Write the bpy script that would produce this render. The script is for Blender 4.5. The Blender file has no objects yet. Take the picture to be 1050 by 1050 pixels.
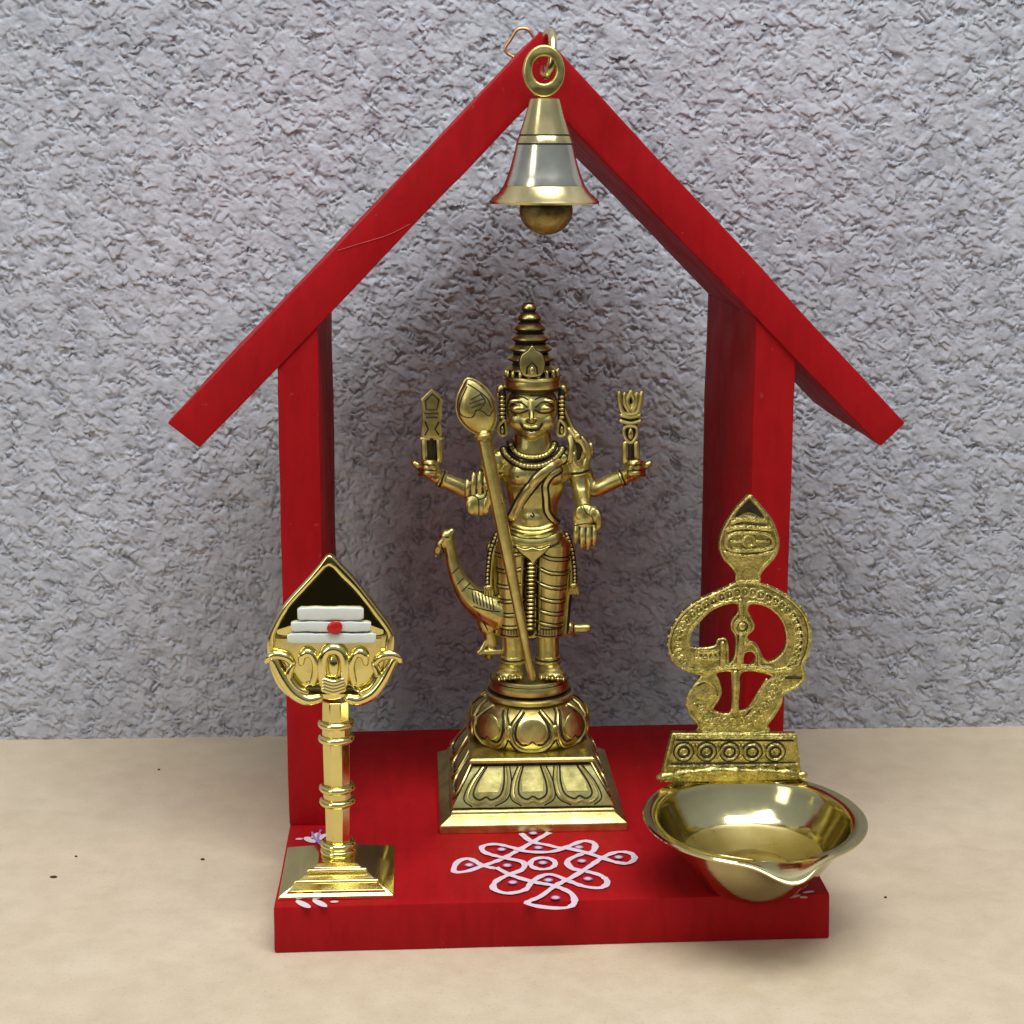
import bpy, bmesh, math, random
import numpy as np
from mathutils import Vector, Matrix
from mathutils.bvhtree import BVHTree
random.seed(7)
K = 0.001                      # everything below is written in millimetres
sc = bpy.context.scene
col = sc.collection
PI = math.pi

# ------------------------------------------------------------------ camera
CP = np.array([-46.785, -590.41, 283.478]); YAW, PIT, ROL, FPX = .0534, .2062, .0021, 1815.2
Fv = np.array([math.sin(YAW)*math.cos(PIT), math.cos(YAW)*math.cos(PIT), -math.sin(PIT)])
Rv = np.array([math.cos(YAW), -math.sin(YAW), 0.]); Uv = np.cross(Rv, Fv)
R2 = Rv*math.cos(ROL)+Uv*math.sin(ROL); U2 = -Rv*math.sin(ROL)+Uv*math.cos(ROL)
def ray(x, y): return Fv+R2*(x-525)/FPX-U2*(y-525)/FPX
def at(x, y, Y):               # a traced point on the upright plane at depth Y
    d = ray(x, y); return Vector(CP+d*(Y-CP[1])/d[1])
def gz(x, y, z):               # a traced point on the level plane at height z
    d = ray(x, y); return Vector(CP+d*(z-CP[2])/d[2])
cd = bpy.data.cameras.new('camera'); cam = bpy.data.objects.new('camera', cd); col.objects.link(cam)
M3 = Matrix((R2, U2, -Fv)).transposed().to_4x4(); M3.translation = Vector(CP)*K
cam.matrix_world = M3
cd.sensor_width = 36; cd.lens = FPX/1050*36; cd.clip_start = .01; cd.clip_end = 50
sc.camera = cam

# ------------------------------------------------------------------ materials
def nt(name):
    m = bpy.data.materials.new(name); m.use_nodes = True; t = m.node_tree
    return m, t, t.nodes['Principled BSDF']
def noise(t, scale, detail=4, rough=.55, dist=0, coord='Object'):
    tc = t.nodes.new('ShaderNodeTexCoord'); n = t.nodes.new('ShaderNodeTexNoise')
    n.inputs['Scale'].default_value = scale; n.inputs['Detail'].default_value = detail
    n.inputs['Roughness'].default_value = rough; n.inputs['Distortion'].default_value = dist
    t.links.new(tc.outputs[coord], n.inputs['Vector']); return n.outputs['Fac'], n.inputs['Vector'], tc
def ramp(t, src, stops):
    r = t.nodes.new('ShaderNodeValToRGB'); e = r.color_ramp.elements
    while len(e) < len(stops): e.new(.5)
    for i, (p, c) in enumerate(stops):
        e[i].position = p; e[i].color = (*c, 1) if len(c) == 3 else c
    t.links.new(src, r.inputs['Fac']); return r.outputs['Color']
def vramp(t, src, a, b, lo, hi):
    r = t.nodes.new('ShaderNodeMapRange'); r.inputs['From Min'].default_value = a; r.inputs['From Max'].default_value = b
    r.inputs['To Min'].default_value = lo; r.inputs['To Max'].default_value = hi
    t.links.new(src, r.inputs['Value']); return r.outputs['Result']
def bump(t, b, src, strength, dist):
    n = t.nodes.new('ShaderNodeBump'); n.inputs['Strength'].default_value = strength; n.inputs['Distance'].default_value = dist
    t.links.new(src, n.inputs['Height']); t.links.new(n.outputs['Normal'], b.inputs['Normal'])
def metal(name, c1, c2, r1, r2, sc1=120, bst=.25, bd=.0001, bsc=900):
    m, t, b = nt(name); b.inputs['Metallic'].default_value = 1
    f, _, _ = noise(t, sc1, 5, .6)
    t.links.new(ramp(t, f, [(.35, c1), (.68, c2)]), b.inputs['Base Color'])
    f2, _, _ = noise(t, sc1*2.2, 4, .6)
    t.links.new(vramp(t, f2, .3, .7, r1, r2), b.inputs['Roughness'])
    f3, _, _ = noise(t, bsc, 3, .6); bump(t, b, f3, bst, bd)
    return m
ANT = metal('antique_brass', (.52, .45, .145), (.78, .69, .27), .27, .44, 130, .35, .00012, 700)
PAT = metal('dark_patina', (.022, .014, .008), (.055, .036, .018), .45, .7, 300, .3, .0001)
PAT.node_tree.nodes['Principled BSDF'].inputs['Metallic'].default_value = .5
POL = metal('polished_gilt_brass', (.78, .67, .25), (.88, .78, .33), .07, .24, 45, .12, .00009, 350)
BWL = metal('spun_brass', (.58, .51, .25), (.68, .60, .31), .09, .17, 60, .12, .00005, 500)
CST = metal('cast_brass', (.33, .28, .085), (.72, .62, .23), .20, .38, 330, 1.0, .00035, 1100)
def ringed(m, scale, dist):     # lathe marks left by spinning
    t = m.node_tree; b = t.nodes['Principled BSDF']; tc = t.nodes.new('ShaderNodeTexCoord'); w_ = t.nodes.new('ShaderNodeTexWave')
    w_.wave_type = 'RINGS'; w_.rings_direction = 'Z'; w_.inputs['Scale'].default_value = scale; w_.inputs['Distortion'].default_value = 1.2; w_.inputs['Detail'].default_value = 3
    t.links.new(tc.outputs['Object'], w_.inputs['Vector']); n = t.nodes.new('ShaderNodeBump'); n.inputs['Strength'].default_value = .18; n.inputs['Distance'].default_value = dist
    old = b.inputs['Normal'].links[0].from_socket; t.links.new(old, n.inputs['Normal']); t.links.new(w_.outputs['Fac'], n.inputs['Height']); t.links.new(n.outputs['Normal'], b.inputs['Normal'])
ringed(BWL, 180, .00003)
BEL = metal('satin_brass', (.60, .50, .24), (.72, .60, .30), .16, .26, 60, .12, .00006, 500)
SIL = metal('pale_sheen_brass', (.60, .575, .46), (.70, .675, .56), .16, .26, 80, .12, .00006, 500)  # silvery sheen round the bell's middle, put in as a paler colour
DUL = metal('dull_brass', (.16, .12, .04), (.50, .40, .15), .35, .6, 160, .6, .0003)
WIR = metal('copper_wire', (.45, .25, .13), (.6, .36, .2), .3, .45)

def red_paint():
    m, t, b = nt('red_paint')
    f, _, _ = noise(t, 14, 6, .6)
    c1 = ramp(t, f, [(.3, (.33, .0037, .006)), (.7, (.395, .0057, .0085))])
    g, v, tc = noise(t, 60, 5, .65)          # brush drag: noise stretched along the boards
    mp = t.nodes.new('ShaderNodeMapping'); mp.inputs['Scale'].default_value = (3.5, .5, .8)
    t.links.new(tc.outputs['Object'], mp.inputs[0]); t.links.new(mp.outputs[0], v)
    c2 = ramp(t, g, [(.3, (.84, .8, .8)), (.55, (1, 1, 1)), (.8, (1.0, 1.15, 1.15))])
    k, _, _ = noise(t, 180, 2, .5)           # sparse pale dust and rubbed spots
    c3 = ramp(t, k, [(.735, (0, 0, 0)), (.76, (.35, .35, .35))])
    mx = t.nodes.new('ShaderNodeMixRGB'); mx.blend_type = 'MULTIPLY'; mx.inputs[0].default_value = 1
    t.links.new(c1, mx.inputs[1]); t.links.new(c2, mx.inputs[2])
    my = t.nodes.new('ShaderNodeMixRGB'); t.links.new(c3, my.inputs[0]); t.links.new(mx.outputs[0], my.inputs[1]); my.inputs[2].default_value = (.5, .06, .06, 1)
    t.links.new(my.outputs[0], b.inputs['Base Color'])
    f2, _, _ = noise(t, 60, 5, .6); t.links.new(vramp(t, f2, .3, .7, .5, .72), b.inputs['Roughness'])
    b1 = t.nodes.new('ShaderNodeBump'); b1.inputs['Strength'].default_value = .5; b1.inputs['Distance'].default_value = .0004; t.links.new(g, b1.inputs['Height'])
    f3, _, _ = noise(t, 420, 4, .6); b2 = t.nodes.new('ShaderNodeBump'); b2.inputs['Strength'].default_value = .4; b2.inputs['Distance'].default_value = .00022
    t.links.new(f3, b2.inputs['Height']); t.links.new(b1.outputs['Normal'], b2.inputs['Normal']); t.links.new(b2.outputs['Normal'], b.inputs['Normal'])
    b.inputs['Specular IOR Level'].default_value = .14
    return m
RED = red_paint()
def plain(name, c, rough=.6, sp=.4, bs=.3):
    m, t, b = nt(name); f, _, _ = noise(t, 300, 4, .6)
    t.links.new(ramp(t, f, [(.3, tuple(x*.9 for x in c)), (.7, c)]), b.inputs['Base Color'])
    b.inputs['Roughness'].default_value = rough; b.inputs['Specular IOR Level'].default_value = sp
    f3, _, _ = noise(t, 700, 3, .6); bump(t, b, f3, bs, .0001); return m
CHALK = plain('pinkish_white_paint', (.74, .60, .67), .7)
LILAC = plain('violet_paint', (.30, .20, .46), .7)
ROSE = plain('pale_rose_paint', (.80, .50, .50), .7)
ENAM = plain('white_enamel', (.72, .76, .70), .25, .5, .1)
DOT = plain('red_enamel', (.55, .01, .01), .25, .5, .1)
SPECK = plain('dark_grit', (.07, .022, .012), .9)

def wall_mat():
    m, t, b = nt('grey_stucco')
    f, _, _ = noise(t, 9, 5, .6)
    g, _, _ = noise(t, 130, 6, .65)
    c1 = ramp(t, f, [(.3, (.47, .495, .54)), (.7, (.555, .58, .62))])
    c2 = ramp(t, g, [(.32, (.74, .74, .75)), (.55, (1, 1, 1))])
    mx = t.nodes.new('ShaderNodeMixRGB'); mx.blend_type = 'MULTIPLY'; mx.inputs[0].default_value = 1
    t.links.new(c1, mx.inputs[1]); t.links.new(c2, mx.inputs[2]); t.links.new(mx.outputs[0], b.inputs['Base Color'])
    b.inputs['Roughness'].default_value = .75; b.inputs['Specular IOR Level'].default_value = .3
    f3, _, _ = noise(t, 520, 7, .75); bump(t, b, f3, .8, .0008)
    return m
def ground_mat():
    m, t, b = nt('beige_stone')
    f, _, _ = noise(t, 6, 6, .6, .6)
    g, _, _ = noise(t, 70, 6, .7)
    h, _, _ = noise(t, 900, 3, .7)
    c1 = ramp(t, f, [(.3, (.59, .485, .33)), (.52, (.63, .525, .37)), (.72, (.665, .57, .415))])
    c2 = ramp(t, g, [(.3, (.90, .885, .86)), (.6, (1, 1, 1))])
    c3 = ramp(t, h, [(.3, (.80, .77, .72)), (.43, (1, 1, 1))])
    o = c1
    for c in (c2, c3):
        mx = t.nodes.new('ShaderNodeMixRGB'); mx.blend_type = 'MULTIPLY'; mx.inputs[0].default_value = 1
        t.links.new(o, mx.inputs[1]); t.links.new(c, mx.inputs[2]); o = mx.outputs[0]
    t.links.new(o, b.inputs['Base Color'])
    t.links.new(vramp(t, g, .3, .7, .38, .6), b.inputs['Roughness'])
    b.inputs['Specular IOR Level'].default_value = .3
    bump(t, b, g, .3, .0006)
    return m

# ------------------------------------------------------------------ mesh helpers (mm)
class MB:
    def __init__(s): s.v = []; s.f = []; s.m = []
    def add(s, vs, fs, mi=0):
        o = len(s.v); s.v += [tuple(v) for v in vs]
        s.f += [tuple(o+i for i in f) for f in fs]; s.m += [mi]*len(fs)
    def mesh(s, name, off=(0, 0, 0), k=K):
        me = bpy.data.meshes.new(name)
        me.from_pydata([((x-off[0])*k, (y-off[1])*k, (z-off[2])*k) for x, y, z in s.v], [], s.f)
        me.polygons.foreach_set('material_index', s.m); me.update(); return me
def origin(p):
    return Vector((0, 0, 0)) if p is None else p.matrix_world.translation/K if p.parent is None else origin(p.parent)
def link(name, me, mats, parent=None, ang=38, smooth=True, recalc=True):
    if recalc:
        bm = bmesh.new(); bm.from_mesh(me); bmesh.ops.recalc_face_normals(bm, faces=bm.faces); bm.to_mesh(me); bm.free()
    for m in (mats if isinstance(mats, (list, tuple)) else [mats]): me.materials.append(m)
    me.name = name
    if smooth:
        me.polygons.foreach_set('use_smooth', [True]*len(me.polygons)); me.set_sharp_from_angle(angle=math.radians(ang))
    o = bpy.data.objects.new(name, me); col.objects.link(o)
    if parent: o.parent = parent
    return o
def build(name, mb, mats, parent=None, bevel=0, ang=38, seg=2):
    o = link(name, mb.mesh(name, origin(parent)), mats, parent, ang)
    if bevel:
        b = o.modifiers.new('bevel', 'BEVEL'); b.width = bevel*K; b.segments = seg; b.limit_method = 'ANGLE'; b.angle_limit = math.radians(35)
        b.harden_normals = False
    return o
def board(name, mb, mat, parent, bevel, amp=.38):
    me = mb.mesh(name, origin(parent), 1); bm = bmesh.new(); bm.from_mesh(me)
    bmesh.ops.recalc_face_normals(bm, faces=bm.faces)
    es = list(bm.edges); bmesh.ops.bevel(bm, geom=es, offset=bevel, segments=2, affect='EDGES', profile=.6)
    for _ in range(5):
        long_ = [e for e in bm.edges if e.calc_length() > 9]
        if long_: bmesh.ops.subdivide_edges(bm, edges=long_, cuts=1, use_grid_fill=True)
    from mathutils import noise as mn
    for v in bm.verts:
        p = v.co; q = mn.noise_vector(p/38)*amp*1.3+mn.noise_vector(p/9+Vector((7, 3, 1)))*amp*.35; v.co = p+q
    bmesh.ops.triangulate(bm, faces=[f for f in bm.faces if len(f.verts) > 4])
    bm.to_mesh(me); bm.free(); me.transform(Matrix.Scale(K, 4)); me.update()
    return link(name, me, mat, parent, 50)
def thing(name, label, cat, loc, group=None):
    o = bpy.data.objects.new(name, None); col.objects.link(o); o.location = Vector(loc)*K
    o.empty_display_size = .02; o['label'] = label; o['category'] = cat
    if group: o['group'] = group
    bpy.context.view_layer.update(); return o
def tag(o, label, cat, group=None):
    o['label'] = label; o['category'] = cat
    if group: o['group'] = group
def frames(pts, closed=False):
    n = len(pts); T = []
    for i in range(n):
        a = pts[(i-1) % n] if closed or i else pts[0]; b = pts[(i+1) % n] if closed or i < n-1 else pts[-1]
        d = b-a; T.append(d.normalized() if d.length > 1e-9 else Vector((0, 0, 1)))
    up = Vector((0, -1, 0))
    if abs(T[0].dot(up)) > .9: up = Vector((1, 0, 0))
    N = []; c = (up-T[0]*up.dot(T[0])).normalized()
    for i in range(n):
        c = (c-T[i]*c.dot(T[i])).normalized(); N.append(c)
    return T, N
def tube(mb, pts, r, seg=8, mi=0, closed=False, flat=1, round_ends=True):
    pts = [Vector(p) for p in pts]; n = len(pts)
    if not hasattr(r, '__len__'): r = [r]*n
    r = list(r)
    if round_ends and not closed and n > 1:      # small domes
        d0 = (pts[0]-pts[1]).normalized(); d1 = (pts[-1]-pts[-2]).normalized(); p0, p1, r0, r1 = pts[0], pts[-1], r[0], r[-1]
        pts = [p0+d0*r0*.92, p0+d0*r0*.65]+pts+[p1+d1*r1*.65, p1+d1*r1*.92]; r = [r0*.35, r0*.76]+r+[r1*.76, r1*.35]; n = len(pts)
    T, N = frames(pts, closed); vs = []
    for i in range(n):
        B = T[i].cross(N[i])
        for j in range(seg):
            a = 2*PI*j/seg; vs.append(pts[i]+(N[i]*math.cos(a)*flat+B*math.sin(a))*r[i])
    fs = []
    for i in range(n if closed else n-1):
        i2 = (i+1) % n
        for j in range(seg):
            j2 = (j+1) % seg; fs.append((i*seg+j, i*seg+j2, i2*seg+j2, i2*seg+j))
    if not closed: fs += [tuple(range(seg)), tuple((n-1)*seg+j for j in reversed(range(seg)))]
    mb.add(vs, fs, mi)
def ell(mb, c, rx, ry, rz, seg=16, rings=10, mi=0, rot=None):
    vs = []; c = Vector(c)
    for i in range(rings+1):
        ph = PI*i/rings
        for j in range(seg):
            a = 2*PI*j/seg; v = Vector((rx*math.sin(ph)*math.cos(a), ry*math.sin(ph)*math.sin(a), rz*math.cos(ph)))
            if rot: v = rot @ v
            vs.append(c+v)
    fs = [(i*seg+j, (i+1)*seg+j, (i+1)*seg+(j+1) % seg, i*seg+(j+1) % seg) for i in range(rings) for j in range(seg)]
    mb.add(vs, fs, mi)
def etube(mb, secs, seg=20, mi=0):          # upright tube of elliptical sections (centre, rx, ry)
    vs = []
    for c, rx, ry in secs:
        for j in range(seg):
            a = 2*PI*j/seg; vs.append((c[0]+rx*math.cos(a), c[1]+ry*math.sin(a), c[2]))
    n = len(secs)
    fs = [(i*seg+j, i*seg+(j+1) % seg, (i+1)*seg+(j+1) % seg, (i+1)*seg+j) for i in range(n-1) for j in range(seg)]
    fs += [tuple(range(seg)), tuple((n-1)*seg+j for j in reversed(range(seg)))]
    mb.add(vs, fs, mi)
def lathe(mb, c, prof, seg=48, mi=0, sx=1, sy=1, mis=None, a0=0):
    vs = []; n = len(prof)
    for r, z in prof:
        for j in range(seg):
            a = 2*PI*j/seg+a0; vs.append((c[0]+r*sx*math.cos(a), c[1]+r*sy*math.sin(a), c[2]+z))
    for i in range(n-1):
        o = [] ; 
        for j in range(seg): o.append((i*seg+j, i*seg+(j+1) % seg, (i+1)*seg+(j+1) % seg, (i+1)*seg+j))
        if i == 0: base = len(mb.v); mb.v += [tuple(v) for v in vs]
        mb.f += [tuple(base+k for k in f) for f in o]; mb.m += [mis[i] if mis else mi]*seg
    for idx in (0, n-1):
        if prof[idx][0] > 1e-3 and prof[0] != prof[-1]:
            f = [base+idx*seg+j for j in range(seg)]
            mb.f.append(tuple(f if idx else reversed(f))); mb.m.append(mi)
def prism(mb, poly, Yf, Yb, mi=0):           # poly: front outline as points (x,z); straight extrusion along Y
    n = len(poly); vs = [(x, Yf, z) for x, z in poly]+[(x, Yb, z) for x, z in poly]
    fs = [tuple(range(n)), tuple(reversed(range(n, 2*n)))]+[(i, i+n, (i+1) % n+n, (i+1) % n) for i in range(n)]
    mb.add(vs, fs, mi)
def frustum(mb, c, x0, y0, z0, x1, y1, z1, mi=0):
    vs = [(c[0]+s*x, c[1]+t*y, z) for x, y, z in ((x0, y0, z0), (x1, y1, z1)) for s, t in ((-1, -1), (1, -1), (1, 1), (-1, 1))]
    mb.add(vs, [(3, 2, 1, 0), (4, 5, 6, 7), (0, 1, 5, 4), (1, 2, 6, 5), (2, 3, 7, 6), (3, 0, 4, 7)], mi)
def stack(mb, c, secs, mi=0):                # square stepped shape: (hx, hy, z)
    vs = [(c[0]+s*x, c[1]+t*y, z) for x, y, z in secs for s, t in ((-1, -1), (1, -1), (1, 1), (-1, 1))]
    n = len(secs); fs = [(3, 2, 1, 0), tuple((n-1)*4+k for k in range(4))]
    for i in range(n-1):
        for k in range(4): fs.append((i*4+k, i*4+(k+1) % 4, (i+1)*4+(k+1) % 4, (i+1)*4+k))
    mb.add(vs, fs, mi)
def spl(pts, sub=6, closed=False):           # Catmull-Rom through the points
    P = [Vector(p) for p in pts]; n = len(P); out = []
    for i in range(n if closed else n-1):
        a, b, c, d = (P[(i+k) % n] if closed else P[min(max(i+k, 0), n-1)] for k in (-1, 0, 1, 2))
        for s in range(sub):
            t = s/sub
            out.append(.5*((2*b)+(c-a)*t+(2*a-5*b+4*c-d)*t*t+(3*b-a-3*c+d)*t**3))
    if not closed: out.append(P[-1])
    return out
def px(pts, Y): return [at(x, y, Y) for x, y in pts]
def torus_h(mb, c, R, r, seg=32, s2=8, mi=0, sx=1, sy=1): # level ring
    tube(mb, [(c[0]+R*sx*math.cos(2*PI*i/seg), c[1]+R*sy*math.sin(2*PI*i/seg), c[2]) for i in range(seg)], r, s2, mi, closed=True)
def ring_f(mb, c, R, r, seg=20, s2=6, mi=0, sx=1): # ring facing the viewer
    tube(mb, [(c[0]+R*sx*math.cos(2*PI*i/seg), c[1], c[2]+R*math.sin(2*PI*i/seg)) for i in range(seg)], r, s2, mi, closed=True)
def plate(name, outer, holes, Yf, thick, bev, mats, parent, res=None): # flat cut-out plate with holes and soft edges
    cu = bpy.data.curves.new(name, 'CURVE'); cu.dimensions = '2D'; cu.fill_mode = 'BOTH'
    o3 = origin(parent)
    for lp in [outer]+holes:
        s = cu.splines.new('POLY'); s.points.add(len(lp)-1); s.use_cyclic_u = True
        for p, q in zip(s.points, lp): p.co = ((q[0]-o3.x), (q[2]-o3.z), 0, 1)
    cu.extrude = thick/2-bev; cu.bevel_depth = bev; cu.bevel_resolution = 2; cu.offset = -bev
    ob = bpy.data.objects.new(name, cu); col.objects.link(ob); bpy.context.view_layer.update()
    me = bpy.data.meshes.new_from_object(ob.evaluated_get(bpy.context.evaluated_depsgraph_get()))
    bpy.data.objects.remove(ob)
    for v in me.vertices: v.co = Vector((v.co.x, Yf+thick/2-o3.y-v.co.z, v.co.y))*K
    bm = bmesh.new(); bm.from_mesh(me); bmesh.ops.remove_doubles(bm, verts=bm.verts, dist=1e-6); bm.to_mesh(me); bm.free()
    return link(name, me, mats, parent, 50)
def remesh(mb, voxel, smooth=2, fac=.5):     # merge the shapes into one continuous skin, still in mm
    me = mb.mesh('tmp', k=1); bm = bmesh.new(); bm.from_mesh(me); bmesh.ops.recalc_face_normals(bm, faces=bm.faces); bm.to_mesh(me); bm.free()
    ob = bpy.data.objects.new('tmp', me); col.objects.link(ob)
    m = ob.modifiers.new('r', 'REMESH'); m.mode = 'VOXEL'; m.voxel_size = voxel
    if smooth: s = ob.modifiers.new('s', 'SMOOTH'); s.iterations = smooth; s.factor = fac
    bpy.context.view_layer.update(); dg = bpy.context.evaluated_depsgraph_get(); ev = ob.evaluated_get(dg)
    me2 = bpy.data.meshes.new_from_object(ev); vs = [v.co.copy() for v in me2.vertices]; fs = [tuple(p.vertices) for p in me2.polygons]
    bpy.data.objects.remove(ob)
    out = MB(); out.add(vs, fs); return out
def bvh(mb): return BVHTree.FromPolygons([Vector(v) for v in mb.v], mb.f)
def onto(bt, pts, off=0, sub=4, closed=False, fallback=100): # traced outline laid on a modelled surface
    out = []; last = None
    for p in spl([(x, y, 0) for x, y in pts], sub, closed):
        d = Vector(ray(p.x, p.y)).normalized(); h = bt.ray_cast(Vector(CP), d)
        if h[0] is None:
            q = at(p.x, p.y, last if last is not None else fallback)
        else: q = h[0]-d*off; last = h[0].y
        out.append(q)
    return out
def transform(mb, start, fn):
    mb.v[start:] = [tuple(fn(Vector(v))) for v in mb.v[start:]]

# ------------------------------------------------------------------ stucco wall and stone
def vnoise(x, y, seed):
    xi = np.floor(x).astype(np.int64); yi = np.floor(y).astype(np.int64); xf = x-xi; yf = y-yi
    def g(i, j):
        h = (i*374761393+j*668265263+seed*974634777) & 0xffffffff; h = ((h ^ (h >> 13))*1274126177) & 0xffffffff
        h = (h ^ (h >> 16)) & 0xffff; a = h/65536*2*np.pi; return np.cos(a), np.sin(a)
    u = xf*xf*xf*(xf*(xf*6-15)+10); v = yf*yf*yf*(yf*(yf*6-15)+10); r = 0
    for dx in (0, 1):
        for dy in (0, 1):
            a, b = g(xi+dx, yi+dy)
            r = r+(a*(xf-dx)+b*(yf-dy))*(u if dx else 1-u)*(v if dy else 1-v)
    return r*1.5
def axis(lo, a, b, hi, fine, coarse):
    return np.concatenate([np.arange(lo, a, coarse), np.arange(a, b, fine), np.arange(b, hi+coarse, coarse)])
xs = axis(-700, -262, 262, 700, .64, 4.0); zs = axis(-8, -6, 350, 900, .64, 4.0)
X, Z = np.meshgrid(xs, zs)
wx = X+2.4*vnoise(X/5, Z/5, 1); wz = Z+2.4*vnoise(X/5, Z/5, 2)
sk = wz+.42*wx                                   # trowelled slightly on the slant
n1 = vnoise(wx/4.5, sk/3.3, 3); n2 = vnoise(wx/2.4, sk/1.85, 4); n3 = vnoise(wx/1.35, sk/1.15, 5); n4 = vnoise(X/30, Z/30, 6)
n5 = vnoise(wx/11, sk/8, 8)
msk = np.clip(.75+.9*vnoise(X/12, Z/9, 11)+.5*vnoise(X/5, Z/5, 12), .25, 1.5)
n6 = vnoise(X/.95+.3*n2, Z/.85, 15)
h = msk*(.62*n1+.62*n2+.42*n3)+.28*n5
rid = 1-np.abs(vnoise(wx/4.2, sk/3.2, 9))*3.0
pit = np.clip(rid, 0, 1)**2*np.clip(vnoise(X/10, Z/8, 10)*2.2+.25, 0, 1)
H = .77*(h+.25*n4)-1.8*pit+.10*n6*np.clip(msk, .4, 1.2)
Xd = X+.35*n2; Zd = Z-1.15*np.clip(h, -1.2, 1.5)-.4*pit   # lumps sag, so their undersides are steep
Yd = 236.0-.0055*(X+228)*1.0-H
me = bpy.data.meshes.new('stucco_wall'); nv = X.size; R_, C_ = X.shape
me.vertices.add(nv); me.vertices.foreach_set('co', (np.stack([Xd, Yd, Zd], -1).reshape(-1)*K).astype(np.float32))
idx = np.arange(nv).reshape(R_, C_); q = np.stack([idx[:-1, :-1], idx[:-1, 1:], idx[1:, 1:], idx[1:, :-1]], -1).reshape(-1, 4)
me.loops.add(q.size); me.loops.foreach_set('vertex_index', q.reshape(-1).astype(np.int32))
me.polygons.add(len(q)); me.polygons.foreach_set('loop_start', np.arange(0, q.size, 4, dtype=np.int32)); me.polygons.foreach_set('loop_total', np.full(len(q), 4, np.int32))
me.update(calc_edges=True); me.polygons.foreach_set('use_smooth', [True]*len(me.polygons))
me.materials.append(wall_mat()); wall = bpy.data.objects.new('stucco_wall', me); col.objects.link(wall)
tag(wall, 'rough pale grey stucco wall behind the red shrine', 'wall')

mb = MB(); mb.add([(-1500, -390, 0), (1500, -390, 0), (1500, 260, 0), (-1500, 260, 0)], [(0, 1, 2, 3)])
g = build('ground', mb, ground_mat()); g['kind'] = 'structure'
for i, (x, y, s, lab) in enumerate([(55, 899, 1.5, 'dark brown speck at far left of the beige stone'), (208, 881, .9, 'small brown speck on beige stone left of the shrine'),
        (908, 920, .6, 'tiny brown speck on beige stone right of the oil lamp'), (163, 789, .6, 'tiny grey speck on beige stone near the wall at left'), (78, 878, .6, 'faint small speck just above the largest brown speck')]):
    mb = MB(); p = gz(x, y, .25); ell(mb, p, s, s*.7, .4, 8, 5)
    transform(mb, 0, lambda v: v+Vector((random.uniform(-.2, .2), random.uniform(-.2, .2), 0))*s)
    tag(build('dirt_speck', mb, SPECK), lab, 'speck', 'dirt specks on the stone')

# ------------------------------------------------------------------ shrine
T = 17.4; YP, YB = 76.2, 191.6
shrine = thing('wooden_shrine', 'red painted wooden house-shaped shrine with open pitched roof', 'shrine', (0, 96, 0))
mb = MB()
sl = [(-99.8, -1.2), (100.9, .9), (100.3, 194.2), (-99.4, 190.4)]
mb.add([(x, y, 0) for x, y in sl]+[(x+(.2 if x < 0 else -.6), y+(.5 if y < 50 else 0), T) for x, y in sl],
       [(3, 2, 1, 0), (4, 5, 6, 7), (0, 1, 5, 4), (1, 2, 6, 5), (2, 3, 7, 6), (3, 0, 4, 7)])
base = board('base', mb, RED, shrine, 1.0, .22)
def xz(x, y, Y=YP): p = at(x, y, Y); return (p.x, p.z)
lpo = (284, 385); 
# side panels, standing on the base, cut to the slope of the roof
ot, it_ = at(284, 385, YP), at(325, 340, YP)
ob_, ib_ = at(299, 850, YP), at(338, 850, YP)
def panel(a, b, c, d):      # outer bottom, inner bottom, inner top, outer top
    mb = MB(); prism(mb, [(a.x, T), (b.x, T), (c.x, c.z), (d.x, d.z)], YP, YB); return mb
li = Vector((it_.x, YP, it_.z+5)); lo = Vector((ot.x, YP, ot.z+5))
board('side_panel', panel(Vector((ot.x+.3, 0, 0)), Vector((it_.x+.2, 0, 0)), li, lo), RED, shrine, .7)
rt, ri = at(816, 378, YP), at(775, 340, YP)
board('side_panel', panel(Vector((rt.x, 0, 0)), Vector((ri.x, 0, 0)), Vector((ri.x, YP, ri.z+5)), Vector((rt.x, YP, rt.z+5))), RED, shrine, .7)
YR = YP-.9
apo, api = xz(555, 32, YR), xz(554.3, 96, YR)
mb = MB(); prism(mb, [xz(172, 434, YR), xz(205, 459, YR), api, apo], YR, YB+.6); board('roof_panel', mb, RED, shrine, .7)
mb = MB(); prism(mb, [xz(929, 434, YR), (apo[0]-.5, apo[1]), (api[0]-.5, api[1]), xz(903, 458, YR)], YR-.3, YB+.2); board('roof_panel', mb, RED, shrine, .7)
mb = MB(); tube(mb, spl(px([(346, 257), (372, 249), (398, 241), (420, 230)], YR-.05), 4), .15, 5); build('paint_scratch', mb, plain('rubbed_red', (.55, .05, .05)), bpy.data.objects['roof_panel'])
# wire hanger at the back of the roof
mb = MB(); tube(mb, spl(px([(533, 62), (518, 52), (524, 40), (531, 30), (541, 30), (547, 38), (556, 48)], YB+1.5), 4), .75, 8)
build('wire_hanger', mb, WIR, shrine)
# hook that carries the bell
hk = MB(); c = at(565, 52, 55)
HY = 52.5
tube(hk, spl([at(560, 50, YR+4), at(560, 38, 70), at(563, 33, 62), at(566, 36, 54.5), at(567, 52, 50), at(565, 68, 49.5), at(561, 77, 52), at(557, 76, 58), at(557, 70, 66)], 5), 1.45, 10)
build('hook', hk, BEL, shrine)

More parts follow.
